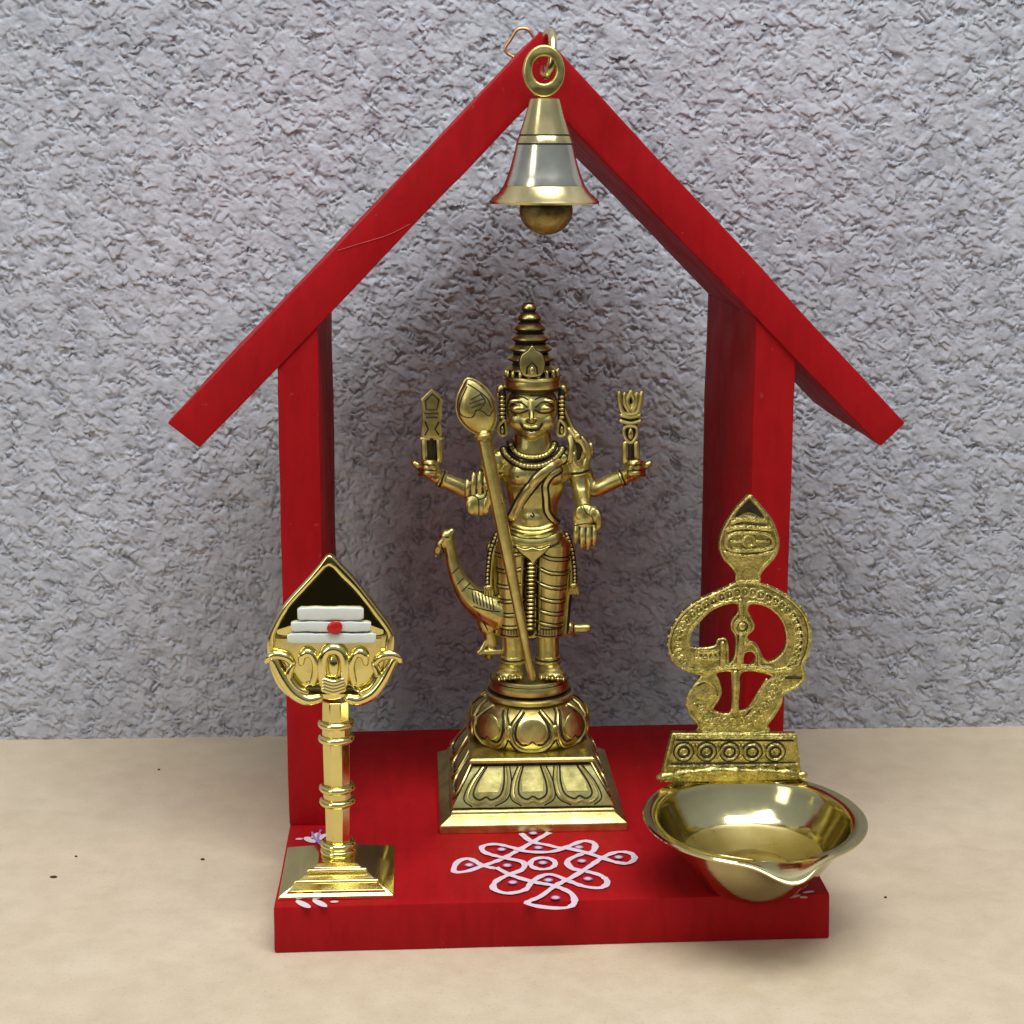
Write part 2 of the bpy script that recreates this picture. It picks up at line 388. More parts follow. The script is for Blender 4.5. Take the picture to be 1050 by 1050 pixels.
# painted drawing on the base
def ribbon(mb, pts, w, z, mi=0, closed=False, sub=5, wob=.2):
    P = spl([gz(x, y, T) for x, y in pts], sub, closed); n = len(P); vs = []
    for i in range(n):
        a = P[(i-1) % n] if closed or i else P[0]; b = P[(i+1) % n] if closed or i < n-1 else P[-1]
        d = (b-a); d.z = 0; d.normalize(); nn = Vector((-d.y, d.x, 0)); ww = w*(1+random.uniform(-wob, wob))
        vs += [P[i]+nn*ww, P[i]-nn*ww]
    vs = [(v[0], v[1], z+.0004*i) for i, v in enumerate(vs)]; m = n if closed else n-1
    top = [(2*i, 2*i+1, (2*i+3) % (2*n), (2*i+2) % (2*n)) for i in range(m)]
    mb.add(vs, top, mi)
KS = lambda L: [(440+x/4.375, 820+y/4.375) for x, y in L]
kol = MB()
strokes = [[(300, 312), (240, 298), (180, 268), (128, 282), (112, 325), (170, 324), (240, 300), (320, 272), (400, 230), (470, 190), (540, 150)],
 [(412, 155), (460, 192), (530, 207), (600, 220), (690, 190), (742, 202), (735, 236), (690, 246), (622, 278), (640, 312), (700, 325), (770, 345), (800, 375), (770, 400), (700, 395), (640, 375), (560, 343), (510, 345), (460, 375), (430, 410), (350, 425), (290, 405), (300, 372), (350, 345), (418, 318), (420, 285), (330, 265), (250, 242), (240, 215), (300, 205), (380, 222), (440, 238), (540, 240), (615, 222)],
 [(300, 310), (370, 345), (470, 375), (560, 392), (635, 425), (652, 465), (620, 490), (530, 490), (440, 470), (500, 440), (570, 390), (640, 355), (720, 305), (780, 265), (840, 242), (900, 245), (922, 270), (890, 292), (830, 285), (770, 265), (690, 240), (610, 222)]]
for k, s in enumerate(strokes): ribbon(kol, KS(s), 1.17, T+.30+.13*k, 0)
ribbon(kol, KS([(510+56*math.cos(a), 291+26*math.sin(a)) for a in [i*PI/6 for i in range(12)]]), 1.1, T+.45, 0, True, 3)
def spot(mb, x, y, r, z, mi=0, ry=None, ang=0):
    c = gz(x, y, T); ry = ry or r
    vs = [];
    for i in range(14):
        a = 2*PI*i/14; u, v = r*math.cos(a)*(1+random.uniform(-.06, .06)), ry*math.sin(a); vs.append((c.x+u*math.cos(ang)-v*math.sin(ang), c.y+u*math.sin(ang)+v*math.cos(ang), z))
    mb.add(vs, [tuple(range(14))], mi)
for x, y in KS([(467, 157), (325, 230), (490, 222), (672, 220), (180, 300), (350, 302), (510, 290), (685, 282), (850, 265), (375, 378), (535, 368), (712, 362), (567, 447)]):
    spot(kol, x, y, 1.75, T+.72, 1); spot(kol, x, y, 1.15, T+.75, 2)
o = build('painted_knot_pattern', kol, [CHALK, LILAC, ROSE], base)
fl = MB()
for x, y, r, ry, a in [(318, 862, 1.9, 3.6, .6), (324, 858, 1.6, 3.4, -.3), (331, 859, 1.9, 3.8, -.6), (337, 864, 1.6, 3.4, -1.0)]:
    spot(fl, x, y, r, T+.4, 0, ry, a)
ribbon(fl, [(320, 854), (323, 861), (330, 868)], .45, T+.44, 2); ribbon(fl, [(329, 852), (326, 860), (332, 870)], .45, T+.47, 2)
build('painted_flower', fl, [CHALK, ROSE, LILAC], base)
for x, y in [(307, 861), (310, 873), (343, 925.5), (824, 921)]:
    fl = MB(); spot(fl, x, y, 1.5, T+.36, 1, .9); build('painted_dot', fl, [CHALK, ROSE], base)
for x, y, a in [(311, 928, -.9), (328, 927, -.9)]: fl = MB(); spot(fl, x, y, 4.2, T+.36, 0, 1.5, a); build('painted_leaf', fl, CHALK, base)
for x, y, r, ry, a in [(815, 920, 2.6, .8, .5), (829, 915.5, 2.4, .8, .3)]: fl = MB(); spot(fl, x, y, r, T+.36, 0, ry, a); build('painted_leaf', fl, CHALK, base)

# ------------------------------------------------------------------ bell
BY = 50.0; bc = at(558, 208, BY); rm = (at(614.5, 208, BY).x-at(501.5, 208, BY).x)/2
def hz(y, Y=BY): return at(558, y, Y).z
bell = thing('hanging_bell', 'small brass bell hanging from hook at the shrine roof peak', 'bell', (bc.x, BY, bc.z))
prof = [(y, r) for y, r in [(208.5, 56.5), (206.5, 57), (203.5, 54), (198, 47.5), (191, 42.5), (190.2, 41.7), (189.4, 41.6), (181, 38.2), (172, 35.2), (160, 31.9), (148.5, 29.2), (147.6, 29), (146.7, 29.2), (139.5, 26.6), (138.6, 25.9), (137.7, 26.2), (128, 22.8), (116, 19), (106, 16.4), (101.5, 15), (100.5, 12), (100.4, .1)]]
P2 = [(r*rm/57, hz(y)-bc.z) for y, r in prof]
inn = [(max(r-1.3, .1), z-.9) for r, z in reversed(P2[1:-1])]
mb = MB(); n = len(P2)-1
mis = [0]*n
for k in range(n):
    y = (prof[k][0]+prof[k+1][0])/2
    if 148 < y < 189: mis[k] = 1
    if abs(y-147.6) < 1 or abs(y-138.6) < 1: mis[k] = 2
lathe(mb, bc, P2+inn[0:0], 64, 0, mis=mis)
# drop the flat closing disc at the mouth, the inner skin closes it
mb.f = [f for f in mb.f if len(f) <= 4 or min(Vector(mb.v[i]).z for i in f) > bc.z+5]; mb.m = mb.m[:len(mb.f)] if len(mb.m) > len(mb.f) else mb.m
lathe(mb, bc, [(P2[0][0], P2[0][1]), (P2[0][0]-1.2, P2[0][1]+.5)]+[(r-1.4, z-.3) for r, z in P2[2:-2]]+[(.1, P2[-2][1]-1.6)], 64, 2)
mb.f = [f for f in mb.f if len(f) <= 4]; mb.m = mb.m[:len(mb.f)]
body_bell = build('bell_body', mb, [BEL, SIL, PAT], bell, ang=30)
mb = MB(); ccl = at(560, 216, BY); ell(mb, ccl, 9.6, 9.6, 8.6, 24, 16)
tube(mb, [ccl+Vector((0, 0, 8)), bc+Vector((0, 0, 30))], 1.1); build('clapper', mb, DUL, bell)
lc = at(557.5, 73, BY); lr = 5.6; mb = MB()
outer = [lc+Vector((8.0*math.cos(a)*.92, 0, 9.0*math.sin(a))) for a in [2*PI*i/40 for i in range(40)]]
hole = [lc+Vector((4.6*math.cos(a)*.92, 0, 4.7*math.sin(a)+.4)) for a in [2*PI*i/28 for i in range(28)]]
plate('bell_loop', outer, [hole], BY-2.2, 4.4, .8, ANT, bell)

# ------------------------------------------------------------------ statue
YS = 106.0; PX = 1815.2/714.0    # px per mm there
sx0 = at(546, 700, YS).x
st = thing('deity_statue', 'antique brass four-armed deity figure in tall tiered crown on lotus pedestal', 'statue', (sx0, YS, T))
def B(x, y, dy=0): return at(x, y, YS+dy)
def r_(p): return p/PX
def lines(mb, bt, L, r, mi, off=0, closed=False, flat=1, sub=4):
    for l in L: tube(mb, onto(bt, l, off, sub, closed), r, 6, mi, closed, flat)

b = MB()
# head and neck
ell(b, B(545.5, 417, 0), r_(26.5), 10.0, r_(28), 28, 20)
ell(b, B(545, 431, -1.8), r_(23), 8.2, r_(18.5), 24, 16)
ell(b, B(545, 445.5, -5.6), r_(8.5), 3.2, r_(5.5))
for s in (-1, 1):
    ell(b, B(545+s*13.5, 432, -5.8), r_(10.5), 3.2, r_(9.5))
    ell(b, B(545+s*13, 419.5, -8.2), r_(8.2), 1.7, r_(4.2), 20, 12)
    ell(b, B(545+s*3.2, 431.5, -9.7), r_(2.3), 1.2, r_(2.3))
    ell(b, B(545+s*13, 411.5, -7.3), r_(10.5), 1.3, r_(3), 16, 10)
tube(b, [B(545, 411, -9.2), B(545, 422, -9.9), B(545, 430, -11.2)], [.5, .7, 1.15], 10)
tube(b, spl([B(536, 436.5, -8.6), B(541, 438.3, -9.9), B(545, 438, -10.2), B(549, 438.3, -9.9), B(554, 436.5, -8.6)], 3), [.35]+[.6]*11+[.35], 8)
tube(b, spl([B(537.5, 439.5, -8.6), B(541, 443, -9.5), B(545, 444.6, -9.7), B(549, 443, -9.5), B(552.5, 439.5, -8.6)], 3), [.4]+[.75]*11+[.4], 8)
etube(b, [(B(546, 472, .5), r_(25), 7.0), (B(546, 458, 0), r_(20.5), 6.6), (B(546, 440, 1), r_(19), 6.6)])
# torso
ell(b, B(548.5, 484, 0), r_(37), 8.8, r_(22), 28, 18)
tube(b, [B(511, 470, .5), B(530, 465, .5), B(549, 463, .5), B(570, 465, .5), B(590, 471, .5)], [3.9, 4.4, 5, 4.4, 4.0], 14)
ell(b, B(533, 486, -4.6), r_(14), 4.2, r_(12)); ell(b, B(565, 486, -4.6), r_(14), 4.2, r_(12))
etube(b, [(B(547, 562), r_(30), 7.8), (B(546.5, 545), r_(27.5), 7.8), (B(546.5, 532), r_(25.5), 7.6), (B(547, 518), r_(25), 7.3), (B(548.5, 502), r_(30), 7.8), (B(549, 488), r_(33), 7.8)], 28)
ell(b, B(546, 531, -3.6), r_(15), 4.6, r_(13))
ell(b, B(546, 557, 0), r_(33), 8.8, r_(16), 24, 14)
# legs and feet
for x0, x1, x2, xf in ((563.5, 563, 561.5, 564), (529, 527, 525.5, 524.5)):
    etube(b, [(B(xf*.5+x2*.5, 686, -1), r_(11), 4.6), (B(x2+.5, 676, 0), r_(12), 4.8), (B(x2+.5, 664, 0), r_(11.4), 4.5), (B(x2, 650, 0), r_(12), 4.8), (B(x1, 625), r_(13.5), 5.4), (B(x1, 600), r_(15.5), 6.4), (B(x0, 575), r_(18), 7.4), (B(x0, 555), r_(18), 7.6)], 20)
    s = 1 if xf > 545 else -1
    ell(b, B(xf+s*1, 687, -3.8), r_(13), 7.0, r_(8.4), 20, 12)
    ell(b, B(xf+s*2, 691.5, -8.0), r_(15), 4.6, r_(5.6), 20, 10)
    for k in range(5): ell(b, B(xf-11+s*2+k*5.6, 696-.5*(k if s < 0 else 4-k), -12.8+.5*abs(k-2)), 1.05, 2.0, 1.0, 10, 8)
# front arms
def arm(pts, rs): 
    P = spl([B(*p) for p in pts], 5); n = len(P); R = np.interp(np.linspace(0, len(pts)-1, n), range(len(pts)), [r_(q) for q in rs]); tube(b, P, list(R), 16)
arm([(589, 472, 0), (594, 490, 0), (596, 505, -2), (598, 516, -7), (600, 522, -10)], [11, 10.2, 9.4, 8.2, 6.6])
arm([(508, 472, 0), (503, 490, 0), (499, 505, -3), (494, 516, -8), (491, 521, -11)], [11, 10, 9.2, 8, 6.8])
arm([(597, 478, 5), (603, 496, 5), (610, 501, 4.5), (625, 495, 3), (640, 488.5, 2), (652, 484, 1)], [8, 9, 9.2, 8.6, 7.8, 8.2])
arm([(500, 478, 5), (493, 498, 5), (485, 505, 4.5), (468, 498, 3), (452, 491, 2), (441, 484, 1)], [8, 9, 9.2, 8.6, 7.8, 8.2])
# open hand pointing down (palm forward)
ell(b, B(600, 530, -12), r_(12.6), 2.1, r_(13), 20, 12)
ell(b, B(594, 526, -13.6), r_(4), .9, r_(7)); ell(b, B(608, 528, -13.6), r_(5), 1.3, r_(8))
for x, y0, y1, rr in ((591, 536, 556, 2.7), (597.5, 538, 561, 2.9), (604, 538, 562, 2.9), (610, 537, 558, 2.7)):
    tube(b, spl([B(x, y0, -12), B(x-.3, (y0+y1)/2+1, -13.2), B(x-.6, y1, -11.6)], 4), [r_(rr)]*8+[r_(rr*.85)], 12)
tube(b, spl([B(609, 522, -12.6), B(614, 530, -14), B(613.5, 541, -14)], 4), [r_(3.4)]*8+[r_(2.8)], 12)
# raised hand, palm forward
ell(b, B(490.5, 517, -13), r_(14), 2.2, r_(12), 20, 12)
ell(b, B(484, 521, -14.2), r_(5), .9, r_(7)); ell(b, B(498, 520, -14.2), r_(5), 1.1, r_(7.5))
for x, y0, y1, rr in ((479, 508, 493, 2.7), (485.5, 507, 486, 2.9), (492, 506, 484.5, 2.9), (498.3, 507, 487, 2.7)):
    tube(b, spl([B(x, y0, -13), B(x, (y0+y1)/2, -14), B(x+.3, y1, -12.8)], 4), [r_(rr)]*8+[r_(rr*.85)], 12)
tube(b, spl([B(500, 519, -14.6), B(503, 509, -15.6), B(500.5, 501, -15.6)], 4), [r_(3.4)]*8+[r_(2.8)], 12)
# rear hands closed round the emblems, first finger raised outward
for s, cx_, cy_ in ((1, 652, 482), (-1, 439, 482)):
    ell(b, B(cx_, cy_, 0), r_(9.5), 3.6, r_(9), 18, 12)
    for k in range(3):
        yy = cy_-8+k*5.6
        tube(b, spl([B(cx_+s*8, yy+1.5, -1), B(cx_+s*3, yy, -4.6), B(cx_-s*5, yy+.6, -4.9), B(cx_-s*9, yy+2, -2.2)], 4), r_(2.9), 10)
    tube(b, spl([B(cx_+s*6, cy_-2, -1), B(cx_+s*11, cy_-5, -1.4), B(cx_+s*15.5, cy_-8, -1)], 4), [r_(3.4)]*5+[r_(3)]*3+[r_(2.2)], 10)
    tube(b, spl([B(cx_-s*8, cy_+6, -2), B(cx_-s*6, cy_-1, -5.6), B(cx_-s*2, cy_-6, -5.6)], 4), r_(2.9), 10)
body = remesh(b, .32, 2, .4); bt = bvh(body)
nb = len(body.f)
# engraved lines of face, palms, toes: dark patina inlay
DK = .30
lines(body, bt, [[(521.5, 411), (527, 407.6), (535, 407), (541, 409.6)], [(568.5, 411), (563, 407.6), (555, 407), (549, 409.6)]], .30, 1)
lines(body, bt, [[(522.5, 417), (527, 413), (534, 412.6), (540.5, 417.5)], [(567.5, 417), (563, 413), (556, 412.6), (549.5, 417.5)]], .34, 1)
lines(body, bt, [[(522.5, 420), (528, 423.2), (535, 423.4), (541.5, 420.5)], [(567.5, 420), (562, 423.2), (555, 423.4), (548.5, 420.5)]], .42, 1)
lines(body, bt, [[(534, 434.5), (538, 439.8), (545, 441.8), (552, 439.8), (556, 434.5)]], .62, 1)
lines(body, bt, [[(541, 431.5), (541.6, 433.6), (545, 434.4), (548.4, 433.6), (549, 431.5)]], .22, 1)
lines(body, bt, [[(543.4, 403), (545, 406.4), (546.6, 403)]], .18, 1)
lines(body, bt, [[(546, 526), (547.6, 528.4), (546, 530), (544.4, 528.4)]], .35, 1)
lines(body, bt, [[(530, 489), (531.5, 489)], [(566, 489), (567.5, 489)]], .35, 1)
lines(body, bt, [[(594.2, 540), (594, 557)], [(600.8, 541), (600.6, 561)], [(607.2, 540), (607, 559)], [(589, 539), (600, 537), (612, 538)], [(598, 519), (601, 526), (607, 530), (609, 537)]], .26, 1)
lines(body, bt, [[(482.2, 490), (482.4, 507)], [(488.8, 487), (488.9, 506)], [(495.2, 487), (495.3, 506)], [(477, 510), (484, 508), (490, 511), (491, 521), (491, 528)], [(490, 512), (497, 510), (500, 502)]], .26, 1)
for s, cx_, cy_ in ((1, 652, 482), (-1, 439, 482)):
    lines(body, bt, [[(cx_-s*7, cy_-5), (cx_+s*5, cy_-5.4)], [(cx_-s*8, cy_+.4), (cx_+s*6, cy_)]], .28, 1)
lines(body, bt, [[(512, 693), (514, 699)], [(518, 694), (519, 699)], [(523, 695), (524, 700)], [(529, 695), (529, 700)], [(559, 695), (559, 700)], [(564, 695), (565, 700)], [(570, 694), (571, 699)], [(575, 693), (577, 698)]], .25, 1)
build('body', body, [ANT, PAT], st, ang=60)

# crown, headband
mb = MB(); hx = B(545.6, 395)
tiers = [(386, 25.5), (377, 24.6), (366, 23), (356, 21), (345.5, 18.6), (335, 15.6), (324.5, 11.5), (314.5, 7.4)]
pr = []; mi_ = []
zc = lambda y: at(545, y, YS).z-hx.z
for k, (y, r) in enumerate(tiers):
    nxt = tiers[k+1][1] if k < 7 else 3.5
    d = 5.2 if k else 4
    seq = [(r*.80, y+5.2, 1), (r*.97, y+3.1, 1), (r*1.06, y+1.6, 0), (r*1.05, y+.2, 0), (r*.93, y-1.6, 0), (r*.80, y-3.2, 1)]
    for rr, yy, m_ in seq: pr.append((r_(rr), zc(yy))); mi_.append(m_)
pr += [(r_(3.2), zc(310)), (.05, zc(308.6))]; mi_ += [0, 0]
st0 = len(mb.v); lathe(mb, hx, pr, 40, 0, mis=mi_[:len(pr)-1])
lean = lambda v: Vector((v.x-(v.z-hx.z)*.045, v.y, v.z)); transform(mb, st0, lean)
for k in range(18):   # little upright leaves round the lowest tier
    a = 2*PI*k/18; c = hx+Vector((r_(26)*math.cos(a), r_(25)*math.sin(a), zc(383)))
    ell(mb, c, .9, .9, 2.3, 8, 6, 0)
build('crown', mb, [ANT, PAT], st)
mb = MB()
lathe(mb, hx, [(r_(x), zc(y)) for x, y in ((24, 398.5), (27.4, 398), (28.3, 396.4), (28.6, 391.6), (28.2, 389.2), (29.6, 388.4), (30, 386.6), (29.2, 385), (26, 384.6), (24, 384.6))], 48, 0, 1, .96, mis=[1, 1, 0, 0, 1, 0, 0, 1, 1])
torus_h(mb, hx+Vector((0, 0, zc(399.2))), r_(26.4), .3, 40, 6, 1, 1, .96)
build('headband', mb, [ANT, PAT], st)
mb = MB(); Yf = YS-11.3
out = spl([at(x, y, Yf) for x, y in [(545.5, 354), (541, 359), (535, 363.5), (532.5, 371), (533.5, 379), (537, 385), (545.5, 386.5), (554, 385), (557.5, 379), (558.5, 371), (556, 363.5), (550, 359)]], 3, True)
plate('crown_leaf', out, [], Yf-1, 3.4, .5, ANT, st)
tube(mb, px([(540, 383), (540.5, 377), (545.5, 371.5), (550.5, 377), (551, 383)], Yf-1.1), .4, 6, 1); ell(mb, at(545.5, 380, Yf-1.1), 1.1, .7, 1.5, 10, 8)
tube(mb, out, .3, 6, 1, True)
build('leaf_relief', mb, [ANT, PAT], st)

# earrings, side strands, hair knot
def earring(x):
    mb = MB(); s = 1 if x > 545 else -1
    xo = 577 if s > 0 else 514
    ell(mb, B(xo, 399, 1), 2.2, 2, 2.2, 12, 8); ell(mb, B(xo+s*2, 404, 2), 1.6, 1.5, 1.6, 10, 8)
    tube(mb, [B(xo-s*1, 403, -1), B(xo-s*1.5, 432, -1.5)], 1.5, 10, 1)
    for k in range(6): ell(mb, B(xo-s*1, 407+k*4.2, -2.6), 1.35, 1, .75, 10, 6, 0)
    tube(mb, spl([B(xo-s*3, 431, -3), B(xo+s*2.8, 437, -3), B(xo+s*1.5, 446, -3), B(xo-s*4.5, 446, -3), B(xo-s*5, 437, -3)], 4, True), .7, 8, 0, True)
    ell(mb, B(xo-s*1, 440, -2.2), 1.6, .8, 2.6, 10, 8, 1); ell(mb, B(xo-s*1, 441, -3), .7, .6, 1.5, 10, 8, 0)
    return mb
build('earring', earring(520), [ANT, PAT], st); build('earring', earring(572), [ANT, PAT], st)
mb = MB()
tube(mb, spl([B(577, 418, 2), B(583, 432, 1), B(589, 444, 0), B(598, 452, -1), B(603, 462, -1), B(602, 470, -1), B(597, 479, -2), B(590, 476, -3), B(588, 466, -3)], 4), [1.3]*8+[1.7]*12+[1.5]*13, 10)
tube(mb, spl([B(583, 440, -2), B(590, 449, -3), B(597, 455, -3.5), B(600, 463, -3)], 4), 1.0, 8); tube(mb, spl([B(584, 448, -3), B(586, 458, -4.4), B(584, 472, -4.4)], 4), 1.1, 8)
tube(mb, spl([B(586, 446, -1.5), B(592, 453, -2.4), B(594, 463, -3), B(592, 471, -3)], 4), 1.1, 8, 1)
ell(mb, B(594, 464, -1.5), 2.9, 1.6, 4.2, 14, 10); ell(mb, B(605.5, 461, -1), 1.5, 1.2, 3, 10, 8); ell(mb, B(592, 449, -3), 1.8, 1.4, 2.1, 10, 8)
build('hair_lock', mb, [ANT, PAT], st)

# jewellery and cloth laid on the body
def beads(mb, P, r, mi=0, step=1.0):
    L = 0; last = P[0]; ell(mb, P[0], r, r, r, 8, 6, mi)
    for p in P[1:]:
        L += (p-last).length; last = p
        if L >= step: ell(mb, p, r, r, r, 8, 6, mi); L = 0
nk = [[(522, 449), (525, 459), (533, 466.5), (546, 469), (559, 466.5), (567, 459), (570, 449)], [(514, 453), (519, 466), (531, 475.5), (546, 478.5), (561, 475.5), (574, 465), (578, 453)]]
for l in nk:
    mb = MB(); P = onto(bt, l, .35, 12); tube(mb, P[7:-7], 1.75, 8, 1, False, .5); P = onto(bt, l, 1.0, 16)[10:-10]; tube(mb, P, .8, 8, 0); beads(mb, P, .95, 0, 1.25)
    build('necklace', mb, [ANT, PAT], st)
mb = MB(); sash = [(577, 470), (566, 479), (554, 488), (543, 501), (534, 514), (529, 524), (525, 531)]
P = onto(bt, sash, .1, 10); tube(mb, P, 2.6, 8, 1, False, .35); P = onto(bt, sash, .55, 10); tube(mb, P, 1.75, 10, 0, False, .45)
for i in range(2, len(P)-2, 1):
    d = (P[i+1]-P[i-1]).normalized(); n = d.cross(Vector((0, -1, 0))).normalized(); c = P[i]+Vector((0, -.62, 0)); tube(mb, [c-n*1.0, c+n*1.0], .13, 5, 1, round_ends=False)
build('sacred_thread', mb, [ANT, PAT], st)
mb = MB(); s2 = [(574, 482), (565, 488), (559, 498), (560, 512), (561, 524), (566, 532), (571, 536)]
P = onto(bt, s2, .1, 10); tube(mb, P, 1.7, 8, 1, False, .4); tube(mb, onto(bt, s2, .5, 10), .95, 8, 0, False, .6)
s3 = s2[2:]; P = onto(bt, [(x-3.5, y) for x, y in s3], .1, 8); tube(mb, P, .35, 6, 1)
build('shoulder_scarf', mb, [ANT, PAT], st)

# dhoti
d = MB()
for x0, x1, x2 in ((564, 563, 561.5), (528.5, 527, 525.8)):
    etube(d, [(B(x2, 651, 0), r_(16), 6.2), (B(x2, 648, 0), r_(16), 6.2), (B(x2, 640, 0), r_(15), 5.9), (B(x1, 620), r_(16.5), 6.7), (B(x1, 597), r_(18.5), 7.7), (B(x0, 575), r_(21), 8.8), (B(x0, 556), r_(22), 9.3), (B(x0*.5+273, 543), r_(21), 8.4)], 24)
ell(d, B(546, 556, 0), r_(36), 9.4, r_(14), 28, 14)
etube(d, [(B(545, 652, .5), r_(13), 3.6), (B(545, 600, .5), r_(13), 5.2), (B(545.5, 560, 0), r_(14), 8)], 20)
dh = remesh(d, .38, 2, .45); dbt = bvh(dh)
L2 = []
for y0 in (560, 576, 592, 607, 621, 634):
    for e in (0, 3.8):
        t = (y0-560)/80; xl = 548.5; xr = 584-t*8; g_ = 1-.55*t
        L2.append([(xl, y0+e), (xl+6, y0+6*g_+e), (xl+16, y0+11*g_+e), (xr-5, y0+11.5*g_+e), (xr, y0+9*g_+e)])
        xl2 = 508+t*4; L2.append([(xl2, y0+6+e), (xl2+8, y0+8+e), (xl2+18, y0+7.5+e), (540, y0+4+e)])
lines(dh, dbt, L2, .33, 1)
br = [[(x, y+2.3) for x, y in l] for l in L2[::4]+L2[1::4]]
lines(dh, dbt, br, .45, 0, .1)
lines(dh, dbt, [[(549, 644), (562, 645.5), (575, 644)], [(514, 644), (526, 645.5), (538, 644)], [(549, 651), (562, 653), (575, 651)], [(514, 651), (526, 653), (538, 651)]], .35, 1)
for x in list(range(551, 575, 3))+list(range(515, 538, 3)): lines(dh, dbt, [[(x, 645.5), (x, 650.5)]], .2, 1)
build('dhoti', dh, [ANT, PAT], st, ang=60)
mb = MB()
for y, w in ((541.5, 20), (545.5, 21), (549.5, 23)):
    l = [(546-w, y-3.5), (546-w*.5, y), (546, y+1), (546+w*.5, y), (546+w, y-3.5)]
    lines(mb, dbt if y > 547 else bt, [l], .75, 0, .35); lines(mb, dbt if y > 547 else bt, [[(a, c+2.2) for a, c in l]], .5, 1, .1)
l = [(519, 552), (532, 556.5), (546, 558), (560, 556.5), (573, 551)]; P = onto(dbt, l, .3, 8); tube(mb, P, 2.1, 10, 0, False, .45); lines(mb, dbt, [[(a, c+6) for a, c in l]], .4, 1, .2)
build('waistband', mb, [ANT, PAT], st)
mb = MB(); Yh = at(546, 560, YS-11.0).y
tri = [at(x, y, Yh) for x, y in [(529, 560), (538, 563), (546, 561), (554, 563), (564, 559), (559, 566), (551, 573), (546.5, 578), (542, 573), (534, 567)]]
plate('front_cloth', spl(tri, 3, True), [], Yh-.6, 2.6, .5, ANT, st)
tube(mb, spl(tri, 3, True), .32, 6, 1, True)
col_pts = []
tube(mb, [B(545, 576, -9), B(544, 612, -6.8), B(543.5, 648, -5.6)], 1.9, 8, 1, False, .5)
for k in range(17):
    y = 578+k*4.15; dy = -10.6+(y-576)*.045; ell(mb, B(544.8-.02*(y-576), y, dy), r_(4.6-.035*k), 1.0, r_(1.85), 10, 6, 0)
for s in (-1, 1): lines(mb, dbt, [[(545+s*6.5, 574), (544+s*7, 610), (544+s*7, 646)]], .45, 1); lines(mb, dbt, [[(545+s*9, 572), (544+s*9.2, 610), (544+s*9, 646)]], .5, 0, .2)
build('front_tassel', mb, [ANT, PAT], st)
# beaded side drapes
for s, xs_, in ((-1, [(510, 548), (504, 565), (501.5, 585), (501, 602)]), (1, [(580, 548), (585.5, 565), (588, 585), (588, 600)])):
    mb = MB(); P = spl([B(x, y, -1) for x, y in xs_], 8); tube(mb, P, 1.5, 8, 1); Q = spl([B(x+s*1.2, y, -2) for x, y in xs_], 14); beads(mb, Q, .75, 0, 1.3)
    Q = spl([B(x-s*2.6, y, -2) for x, y in xs_], 8); tube(mb, Q, .5, 6, 0)
    x, y = xs_[-1]
    for k in range(4): tube(mb, [B(x-3+k*2.2, y, -1.4), B(x-4+k*2.8, y+9, -1.6)], .55, 6, 0)
    ell(mb, B(x, y, -1.5), 2, 1.5, 1.2, 10, 6)
    tube(mb, spl([B(x-s*3, 560, 1), B(x-s*6, 605, 2), B(x-s*9, 648, 2)], 5), [2.2]*6+[1.7]*5, 8, 0); tube(mb, spl([B(x-s*1.4, 600, .4), B(x-s*4, 625, .8), B(x-s*6, 648, .8)], 5), .6, 6, 1)
    build('side_drape', mb, [ANT, PAT], st)
# armlets, bracelets, anklets
def band(name, x, y, dy, dirx, diry, R, w):
    mb = MB(); c = B(x, y, dy); dd = (B(x+dirx, y+diry, dy)-c).normalized(); a1 = dd.cross(Vector((0, 1, 0))).normalized(); a2 = dd.cross(a1)
    for off, rr, mi in ((-w, .55, 0), (0, .42, 1), (w, .55, 0)):
        tube(mb, [c+dd*off+(a1*math.cos(2*PI*i/20)+a2*math.sin(2*PI*i/20))*(R+(.1 if mi == 0 else -.05)) for i in range(20)], rr, 6, mi, True)
    build(name, mb, [ANT, PAT], st)
band('armlet', 593, 483, 0, 1, 6, 4.2, .9); band('armlet', 504, 483, 0, -1, 6, 4.2, .9)
band('bracelet', 638, 489.5, 2, 5, -2, 3.35, .8); band('bracelet', 453, 491, 2, -5, -2, 3.35, .8)
for x in (561.8, 526.2):
    mb = MB()
    for y, R, rr in ((673, 4.6, .7), (677.5, 4.9, .8)): torus_h(mb, B(x, y, 0), R, rr, 24, 8)
    torus_h(mb, B(x, 675.2, 0), 4.6, .5, 24, 6, 1); build('anklet', mb, [ANT, PAT], st)
# emblems in the rear hands
mb = MB(); Ye = YS-1.5
plate('emblem_plate', px([(432.5, 412), (434, 407), (442.5, 399.5), (451, 405), (453.5, 410), (452, 430), (453.5, 446), (449, 449), (436, 449), (431.5, 446), (433.5, 430)], Ye), [], Ye-1.6, 3.2, .4, ANT, st)
for l in [[(436, 411), (443, 404), (450, 410), (448, 420), (437, 420), (436, 411)], [(436, 424), (449, 424)], [(437, 428), (448, 428)], [(436, 433), (439, 440), (436, 446)], [(450, 433), (446, 440), (450, 446)]]: tube(mb, px(l, Ye-1.7), .34, 6, 1)
tube(mb, px([(432.5, 410), (442.5, 400), (453, 410), (452, 430)], Ye-1.5), .5, 6, 0)
for x in (435, 450): tube(mb, [at(x, 449, Ye), at(x+1, 472, Ye)], 1.3, 8, 0)
tube(mb, [at(442.5, 449, Ye+.3), at(443, 472, Ye+.3)], 1.9, 8, 1); tube(mb, px([(432, 449.5), (453, 449.5)], Ye-.6), .8, 8, 0)
build('hand_emblem', mb, [ANT, PAT], st)
mb = MB(); Ye = YS-1.5
